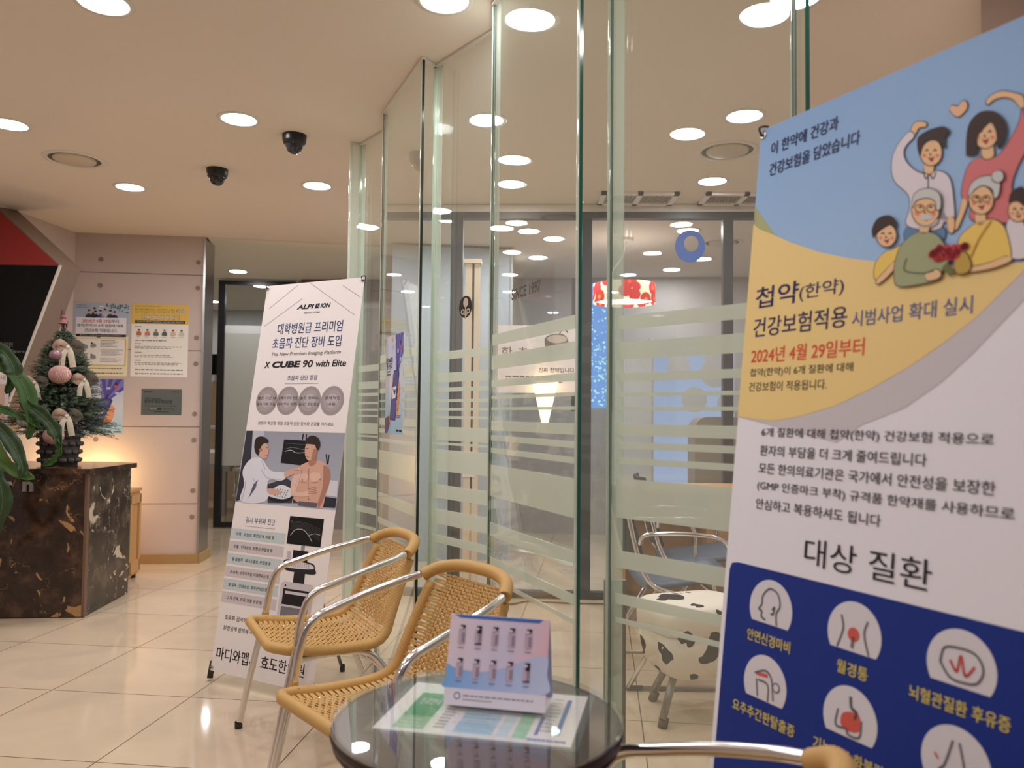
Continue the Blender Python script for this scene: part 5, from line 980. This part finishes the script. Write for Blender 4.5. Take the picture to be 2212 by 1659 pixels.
s.textlines(.42, .66, .1, .43, 6, flat((160, 170, 178)), .6, .3); s.textlines(.41, .59, .56, .9, 6, flat((140, 168, 196)), .6, .3); s.textlines(.82, .89, .1, .8, 10, flat((150, 160, 160)), .6, .3); s.build('leaflet_print', t)
# tent display
B = Vector((-.113, 1.380, .6515)); a1 = Vector((.174, -.038, 0)).normalized(); nb = Vector((a1.y, -a1.x, 0)); ln = .28; uv_ = Vector((0, 0, 1)) * math.cos(ln) - nb * math.sin(ln); W_, H_ = .178, .15
t = thing('table_tent', 'folded pastel card with ten small bottles printed on it, on the round table', 'display card', B)
g = MB(); P = [B, B + a1 * W_, B + a1 * W_ + uv_ * H_, B + uv_ * H_]; ti = -nb; g.prism(P, [p + ti * .0008 for p in P], M_WHITE); g.build('front_panel', t)
g = MB(); topz = uv_ * H_; bk = ti * (.078); P = [B + bk, B + a1 * W_ + bk, B + a1 * W_ + topz + ti * .002, B + topz + ti * .002]; g.prism(P, [p + ti * .0008 for p in P], flat((176, 184, 222))); g.build('back_panel', t)
g = MB(); P = [B + ti * .001, B + a1 * W_ + ti * .001, B + a1 * W_ + bk - ti * .001, B + bk - ti * .001]; g.prism(P, [p + Vector((0, 0, .0008)) for p in P], M_WHITE); g.build('bottom_panel', t)
s = Sheet(B, a1, uv_, W_, H_); mtg = grad_mat('pastel_print', [(0, (250, 170, 160)), (.25, (244, 204, 220)), (.55, (228, 218, 246)), (1, (244, 226, 240))], 'X', .19, -.02, .4, -.35)
s.rect(0, 0, 1, .82, mtg, 1); s.blob([(0, .56), (.1, .6), (.35, .62), (.6, .55), (.8, .45), (.99, .4), (1, .6), (1, .8), (.5, .82), (0, .82), (0, .7)], grad_mat('pastel_blue_print', [(0, (130, 184, 246)), (.5, (186, 202, 246)), (1, (208, 216, 250))], 'X', 0, .18, .4), 2)
s.poly([(.04, .0), (.94, .0), (.9, .04), (.1, .035)], flat((70, 118, 204)), 2); s.rect(0, .815, 1, 1, flat((238, 230, 246)), 3)
for r_ in range(2):
    for c_ in range(5):
        u = .13 + c_ * .168; v = .17 + r_ * .37; dk = (r_, c_) in ((0, 1), (1, 4)); bd = flat((206, 184, 204)); kk = flat((46, 40, 52))
        s.rect(u - .033, v - .01, u + .033, v + .155, bd, 4); s.rect(u - .02, v - .04, u + .026, v + .0, flat((150, 140, 156)), 4); s.rect(u - .02, v - .055, u + .032, v - .025, kk, 5); s.ell(u - .008, v - .022, .014, .014, flat((232, 228, 238)), 6, 10)
        if dk: s.rect(u - .012, v - .02, u + .03, v + .03, kk, 5); s.rect(u - .033, v + .14, u + .033, v + .155, kk, 5)
        s.textlines(u + .0, u + .03, v + .03, v + .14, 5, flat((120, 100, 124)), 5, .5, False); s.textlines(u - .03, u + .03, v + .19, v + .21, 1, flat((120, 110, 140)), 5, .6, False)
s.ell(.13, .895, .034, .034, flat((120, 118, 128)), 4, 24); s.ell(.13, .895, .024, .024, flat((238, 230, 246)), 5, 24); s.textlines(.19, .88, .875, .9, 1, flat((130, 126, 140)), 4, .5, False); s.textlines(.19, .48, .92, .94, 1, flat((140, 136, 150)), 4, .5, False); s.build('printed_artwork', t)

# ------------------------------------------------------------------ dark framed partition and the rooms behind
M_DKF = pm('charcoal_frame', lin((48, 46, 52)), .4)
t = thing('glazed_partition', 'dark framed glass partition across the middle of the room behind the glass screen', 'partition', (-.8, 5.03, 0))
PA, PBk = (-.82, 5.06), (1.9, 4.95)
g = MB(); g.slab(PA, PBk, 2.41, 2.452, .06, M_DKF); g.build('header_rail', t); g = MB(); g.slab(PA, PBk, 2.452, 2.50, .05, M_TRIM); g.build('top_filler', t); g = MB(); g.slab(PA, PBk, .0, .045, .06, M_DKF); g.build('bottom_rail', t)
for x0, x1 in ((-.40, -.322), (.438, .503), (1.33, 1.393), (1.84, 1.9)):
    k0 = (x0 - PA[0]) / (PBk[0] - PA[0]); k1 = (x1 - PA[0]) / (PBk[0] - PA[0]); g = MB(); g.slab(lerp2(PA, PBk, k0), lerp2(PA, PBk, k1), .045, 2.41, .055, M_DKF); g.build('mullion', t)
for x0, x1 in ((-.32, .437), (.504, 1.329), (1.394, 1.839), (-.815, -.401)):
    k0 = (x0 - PA[0]) / (PBk[0] - PA[0]); k1 = (x1 - PA[0]) / (PBk[0] - PA[0]); g = MB(); g.slab(lerp2(PA, PBk, k0), lerp2(PA, PBk, k1), .045, 2.41, .008, M_PANE2); g.build('glass_pane', t)
s = Sheet((1.03, 4.975, 2.13), (PBk[0] - PA[0], PBk[1] - PA[1], 0), (0, 0, 1), .19, .21)
bl = flat((52, 84, 150)); o_ = []
for i in range(32):
    a_ = 2 * PI * i / 32; b2 = 2 * PI * (i + 1) / 32; f = lambda an, r: (.5 + r * math.cos(an) * .5 + (.04 if r < .6 else 0), .5 + r * math.sin(an) * .5 - (.08 if r < .6 else 0)); s.poly([f(a_, 1), f(b2, 1), f(b2, .48), f(a_, .48)], bl, 1)
tag(s.build('ring_decal', None), 'blue ring shaped sticker on the far partition glass', 'sticker')
t = thing('door_post', 'cream door post with dark slot seen through the logo pane', 'post', (-.26, 4.7, 0))
g = MB(); g.box((-.285, 4.70, 0), (-.245, 4.80, 2.06), pm('cream_metal', lin((222, 204, 178)), .45)); g.box((-.232, 4.70, 0), (-.20, 4.80, 2.06), MATS['cream_metal']); g.build('post_body', t); g = MB(); g.box((-.245, 4.73, .62), (-.232, 4.80, 2.06), M_BLACK); g.box((-.245, 4.71, .0), (-.232, 4.80, .62), MATS['cream_metal']); g.build('slot', t)
g = MB(); g.box((-.295, 4.69, 2.06), (-.19, 4.81, 2.085), MATS['cream_metal']); g.build('post_cap', t); g = MB(); g.box((-.29, 4.694, .78), (-.215, 4.70, .93), M_WPLAST); g.build('switch_label', t)
# wide grey curtain panels and side wall inside
m = MB(); m.slab((-.96, 6.2), (-.02, 6.35), 0, ZC - .02, .08, pm('blue_grey_wall', lin((178, 186, 192)), .6)); struct(m, 'wall_inner')
t = thing('wall_banner', 'large white herbal notice sheet hanging on the dark partition behind the lettered pane', 'poster', (-.05, 4.93, 1.3))
g = MB(); g.box((-.12, 4.93, 1.29), (.40, 4.933, 1.715), M_WHITE); g.build('paper_sheet', t)
s = Sheet((-.12, 4.9295, 1.29), (1, 0, 0), (0, 0, 1), .52, .425); br = flat((92, 74, 64)); s.text('한 초', .1, .42, .4, .07, flat((120, 100, 92)), .0); s.blob([(.62, .22), (.68, .14), (.82, .12), (.9, .2), (.9, .38), (.8, .44), (.66, .4)], flat((128, 114, 106)), 1); s.ell(.77, .2, .12, .05, flat((206, 192, 178)), 2)
s.line([(.8, .12), (.84, .04), (.9, .1)], .006, br, 3); s.line([(.66, .3), (.72, .42)], .01, br, 3); s.text('진짜 한약입니다', .55, .98, .66, .03, br); s.textlines(.15, .95, .74, .86, 3, flat((130, 116, 106)), 2); s.build('printed_artwork', t)
t = thing('wall_lamp', 'glowing warm inverted cone wall lamp behind the striped glass', 'lamp', (.205, 4.86, 0))
g = MB(); g.lathe([(.018, 1.10), (.022, 1.11), (.08, 1.36), (.075, 1.36), (.016, 1.11)], (.205, 4.86, 0), emit_mat('warm_shade', (1, .72, .38), 1.5), 28); g.build('lamp_shade', t); g = MB(); g.tube([(.205, 4.86, 1.13), (.205, 4.86, 1.09), (.205, 4.925, 1.09)], .006, M_CHROME, 8); g.ball((.205, 4.86, 1.075), .01, M_CHROME, 12); g.build('wall_bracket', t)
# glowing blue panels added to imitate blue reflections in the glass
BLUE = emit_mat('reflected_blue', (.2, .4, .9), .42); PBL = emit_mat('pale_reflected_blue', (.5, .62, .9), .3)
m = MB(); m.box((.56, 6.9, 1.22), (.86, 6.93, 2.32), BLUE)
rnd = random.Random(11)
LT = emit_mat('reflected_leaf', (.4, .8, .85), .55)  # glowing cyan specks paint the tree shape of the reflection
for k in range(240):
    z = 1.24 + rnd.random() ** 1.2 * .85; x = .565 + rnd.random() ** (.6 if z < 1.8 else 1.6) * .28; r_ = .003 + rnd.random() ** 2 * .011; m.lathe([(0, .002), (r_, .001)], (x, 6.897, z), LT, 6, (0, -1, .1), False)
m.box((.52, 6.87, 1.19), (.56, 6.93, 2.36), M_DKF); m.box((.86, 6.87, 1.19), (.89, 6.93, 2.36), M_DKF); struct(m, 'blue_reflection_1')
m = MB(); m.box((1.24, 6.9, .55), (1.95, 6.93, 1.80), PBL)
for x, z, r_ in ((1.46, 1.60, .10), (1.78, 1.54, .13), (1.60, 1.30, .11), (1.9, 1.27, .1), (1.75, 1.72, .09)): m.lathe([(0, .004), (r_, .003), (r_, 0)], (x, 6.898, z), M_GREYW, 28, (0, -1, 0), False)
m.box((1.20, 6.87, .5), (1.24, 6.93, 1.84), M_GREYW); struct(m, 'blue_reflection_2')
m = MB(); m.box((.9, 6.86, .4), (1.22, 6.9, 1.75), M_GREYW); m.box((-.02, 6.3, 0), (.0, 7.7, ZC - .01), M_GREYW); struct(m, 'wall_far_room')
# pendant lamp
px_, py_, pz_ = .845, 5.95, 2.08
t = thing('pendant_lamp', 'drum pendant lamp with red and orange flower print in the far room', 'lamp', (px_, py_, ZC))
g = MB(); g.lathe([(.235, .07), (.235, -.075), (.231, -.075), (.231, .07)], (px_, py_, pz_), flower_mat(), 48); g.build('drum_shade', t)
g = MB(); g.lathe([(.228, -.05), (0, -.055)], (px_, py_, pz_), emit_mat('pendant_diffuser', (1, .95, .88), 1.6), 40); g.build('diffuser', t)
g = MB(); g.lathe([(.05, 0), (.05, -.02), (.0, -.025)], (px_ + .02, py_, ZC), M_WPLAST, 24); g.build('ceiling_rose', t); g = MB(); g.tube(smooth_path([(px_ + .02, py_, ZC - .02), (px_ - .02, py_, ZC - .15), (px_ - .09, py_, ZC - .26), (px_ - .07, py_, pz_ + .05)], 6), .004, M_WPLAST, 8); g.tube([(px_ - .23, py_, pz_ + .05), (px_ + .23, py_, pz_ + .05)], .003, M_WPLAST, 6); g.build('cord', t)
# desk, low cabinet, chairs, stool
t = thing('desk', 'light wood desk beyond the glass beside the black backed chair', 'desk', (1.15, 4.2, 0))
g = MB(); g.box((.62, 4.42, .72), (1.75, 4.85, .745), M_WOOD); g.build('desktop', t); g = MB(); g.box((.64, 4.80, 0), (1.73, 4.83, .72), M_WOOD); g.build('modesty_panel', t); g = MB(); g.box((.62, 4.44, 0), (.645, 4.83, .72), M_WOOD); g.build('side_panel', t); g = MB(); g.box((1.1, 4.45, 0.02), (1.74, 4.79, .72), M_WOOD); g.build('drawer_unit', t)
t = thing('computer_tower', 'black computer case standing in front of the wood drawers', 'computer', (1.36, 4.2, 0)); g = MB(); g.box((1.26, 4.12, .05), (1.46, 4.34, .60), pm('dark_case', (.02, .02, .024), .3)); g.build('case', t); g = MB(); g.box((1.28, 4.114, .12), (1.44, 4.12, .50), pm('case_mesh', (.05, .05, .055), .6)); g.build('front_grille', t)
g = MB()
for x in (1.28, 1.43): g.box((x, 4.16, .0), (x + .02, 4.32, .05), M_RUBBER)
g.build('feet', t)
t = thing('reception_counter', 'taupe round cornered counter in the far room', 'counter', (1.6, 6.2, 0))
g = MB(); P = []
for i in range(9): a_ = PI - i * PI / 16; P.append((1.52 + .1 * math.cos(a_), 6.1, 1.05 + .1 * math.sin(a_)))
P = [(1.42, 6.1, 0)] + P + [(2.6, 6.1, 1.15), (2.6, 6.1, 0)]; g.prism(P, [(x, 6.35, z) for x, y, z in P], pm('taupe_laminate', lin((146, 134, 120)), .5)); g.build('counter_body', t)
M_SEATB = pm('slate_blue_seat', lin((84, 96, 112)), .5); M_MESH = pm('black_mesh', (.012, .012, .014), .7)
def office_chair(x, y, rz, label):
    t = thing('visitor_chair', label, 'chair', (x, y, 0), rz, 'slate blue visitor chairs')
    b = LMB(); rows = []
    for i in range(9):
        v = i / 8; rows.append([Vector(((u - .5) * (.44 - .05 * v), .22 - .42 * v, .43 + .02 * math.cos(v * PI) - .02 * (1 - (2 * u - 1) ** 2))) for u in [k / 8 for k in range(9)]])
    b.grid(rows, M_SEATB); o = b.build('seat', t); md = o.modifiers.new('thick', 'SOLIDIFY'); md.thickness = .022; md.offset = -1
    b = LMB(); rows = []
    for i in range(9):
        v = i / 8; rows.append([Vector(((u - .5) * (.38 - .04 * v * v), -.22 - .09 * v - .03 * (1 - (2 * u - 1) ** 2), .50 + .34 * v)) for u in [k / 8 for k in range(9)]])
    b.grid(rows, M_MESH); o = b.build('backrest', t); md = o.modifiers.new('thick', 'SOLIDIFY'); md.thickness = .015
    for sd in (-1, 1):
        b = LMB(); b.tube(smooth_path([(sd * .17, -.30, .80), (sd * .2, -.22, .48), (sd * .235, -.1, .40), (sd * .24, .20, .38), (sd * .245, .24, .2), (sd * .25, .26, .012)], 6), .0105, M_CHROME, 10); b.build('front_leg', t)
        b = LMB(); b.tube([(sd * .235, -.06, .40), (sd * .25, -.30, .012)], .0105, M_CHROME, 10); b.build('rear_leg', t)
        b = LMB(); b.tube(smooth_path([(sd * .2, -.24, .6), (sd * .24, -.2, .65), (sd * .245, .1, .63), (sd * .24, .14, .5), (sd * .24, .12, .39)], 6), .010, M_CHROME, 10); b.build('armrest', t)
    b = LMB(); b.tube([(-.24, .1, .385), (.24, .1, .385)], .009, M_CHROME, 8); b.build('crossbar', t)
    return t
oc = office_chair(.78, 3.62, -1.50, 'slate blue chair directly behind the cow print stool')
copy_thing(oc, (.98, 4.12, 0), -1.62, 'slate blue chair with black back next to the wood desk, farther of two')
t = thing('cow_print_stool', 'cow print storage stool with grey legs seen through the striped glass', 'stool', (.72, 3.1, 0))
g = MB(); M_COW = cow_mat()
def cowring(z, w_, d_, cx=.72, cy=3.1, n=40, rot=.35):
    P = []
    for i in range(n):
        a_ = 2 * PI * i / n; c_, s_ = math.cos(a_), math.sin(a_); x = w_ * math.copysign(abs(c_) ** .45, c_); y = d_ * math.copysign(abs(s_) ** .45, s_); P.append(Vector((cx + x * math.cos(rot) - y * math.sin(rot), cy + x * math.sin(rot) + y * math.cos(rot), z)))
    return P + [P[0]]
g.grid([cowring(z, w_, w_ * .8) for z, w_ in ((.17, .0), (.165, .10), (.175, .145), (.21, .175), (.27, .188), (.335, .195), (.338, .190))], M_COW); g.build('stool_body', t)
g = MB(); g.grid([cowring(z, w_, w_ * .8) for z, w_ in ((.340, .17), (.338, .195), (.345, .201), (.40, .203), (.425, .198), (.438, .18), (.442, .12), (.443, .0))], M_COW); g.build('lid', t)
for (x0, y0, x1, y1) in ((.64, 3.05, .568, 2.956), (.66, 3.2, .581, 3.239), (.83, 3.2, .88, 3.27), (.82, 3.02, .87, 2.95)): g = MB(); g.tube([(x0, y0, .2), (x1, y1, .03)], .0145, M_GREYTUBE, 12); lg_ = g.build('leg', t); g = MB(); g.tube([(x1 + (x0 - x1) * .15, y1 + (y0 - y1) * .15, .035), (x1, y1, .002)], .018, pm('brown_foot', lin((96, 80, 68)), .6), 12); g.build('rubber_foot', lg_)
t = thing('sled_base', 'thin bent metal sled base of a chair on the floor behind the cow print stool', 'sled_base', (.6, 3.42, 0))  # sled base of a chair, drawn alone without its seat
g = MB(); g.tube(smooth_path([(.46, 3.42, .14), (.43, 3.38, .03), (.48, 3.36, .011), (.9, 3.35, .011), (1.0, 3.36, .011), (1.02, 3.39, .03), (1.0, 3.42, .14)], 6), .008, M_GREYTUBE, 8); g.tube([(.46, 3.42, .14), (1.0, 3.42, .14)], .008, M_GREYTUBE, 8); g.build('bent_frame', t); g = MB(); g.tube([(.5, 3.355, .0105), (.56, 3.354, .0105)], .0105, M_RUBBER, 8); g.build('rubber_grip', t)
t = thing('floor_cable', 'thin brown cable lying on the floor before the dark partition', 'cable', (0, 4.85, 0)); g = MB(); g.tube(smooth_path([(-.15, 4.95, .006), (.0, 4.82, .006), (.12, 4.9, .006), (.35, 4.86, .006), (.7, 4.84, .006)], 8), .004, pm('brown_cable', lin((96, 70, 54)), .5), 8); g.build('cable', t)
# hospital bed and equipment behind the door
t = thing('treatment_bed', 'white treatment bed seen beside the black door frame', 'bed', (-3.6, 8.9, 0))
g = MB(); g.box((-4.1, 8.7, .58), (-3.1, 9.5, .70), M_WPLAST); g.build('mattress', t); g = MB(); g.box((-4.1, 8.7, .5), (-3.1, 9.5, .58), M_GREYTUBE)
g.build('bed_frame', t)
for x in (-3.98, -3.2):
    for y in (8.8, 9.4): g = MB(); g.box((x - .03, y - .03, 0), (x + .03, y + .03, .5), M_GREYTUBE); g.build('leg', t)
g = MB(); g.tube(smooth_path([(-3.15, 8.72, .7), (-3.15, 8.72, .95), (-3.45, 8.72, .98), (-3.75, 8.72, .95), (-3.75, 8.72, .7)], 5), .018, M_WPLAST, 8); g.build('side_rail', t)
t = thing('equipment_trolley', 'grey and white equipment trolley behind the lower door glass', 'trolley', (-2.75, 8.6, 0))
for z in (.25, .52): g = MB(); g.box((-2.98, 8.45, z), (-2.5, 8.85, z + .03), M_WPLAST); g.build('shelf', t)
g = MB(); g.box((-2.9, 8.5, .28), (-2.58, 8.8, .44), pm('machine_grey', lin((150, 146, 140)), .4)); g.build('machine', t); g = MB(); g.lathe([(.07, 0), (.08, .05), (.05, .12), (0, .13)], (-2.8, 8.6, .55), M_CHROME, 20); g.build('bowl', t)
for x in (-2.96, -2.52):
    for y in (8.47, 8.83): g = MB(); g.tube([(x, y, .0), (x, y, .6)], .012, M_CHROME, 8); g.build('leg', t)
t = thing('wall_television', 'small black screen on a bracket in the treatment room', 'screen', (-3.75, 9.9, 1.7)); g = MB(); g.box((-4.0, 9.9, 1.62), (-3.62, 9.94, 1.88), M_BLKGLOSS); g.build('screen', t); g = MB(); g.box((-3.85, 9.94, 1.70), (-3.78, 10.3, 1.78), M_BLACK); g.build('bracket', t)
m = MB(); m.box((-5.0, 10.28, 0), (-2.2, 10.3, 1.55), pm('beige_wall_panel', lin((188, 164, 130)), .6)); struct(m, 'trim_3')
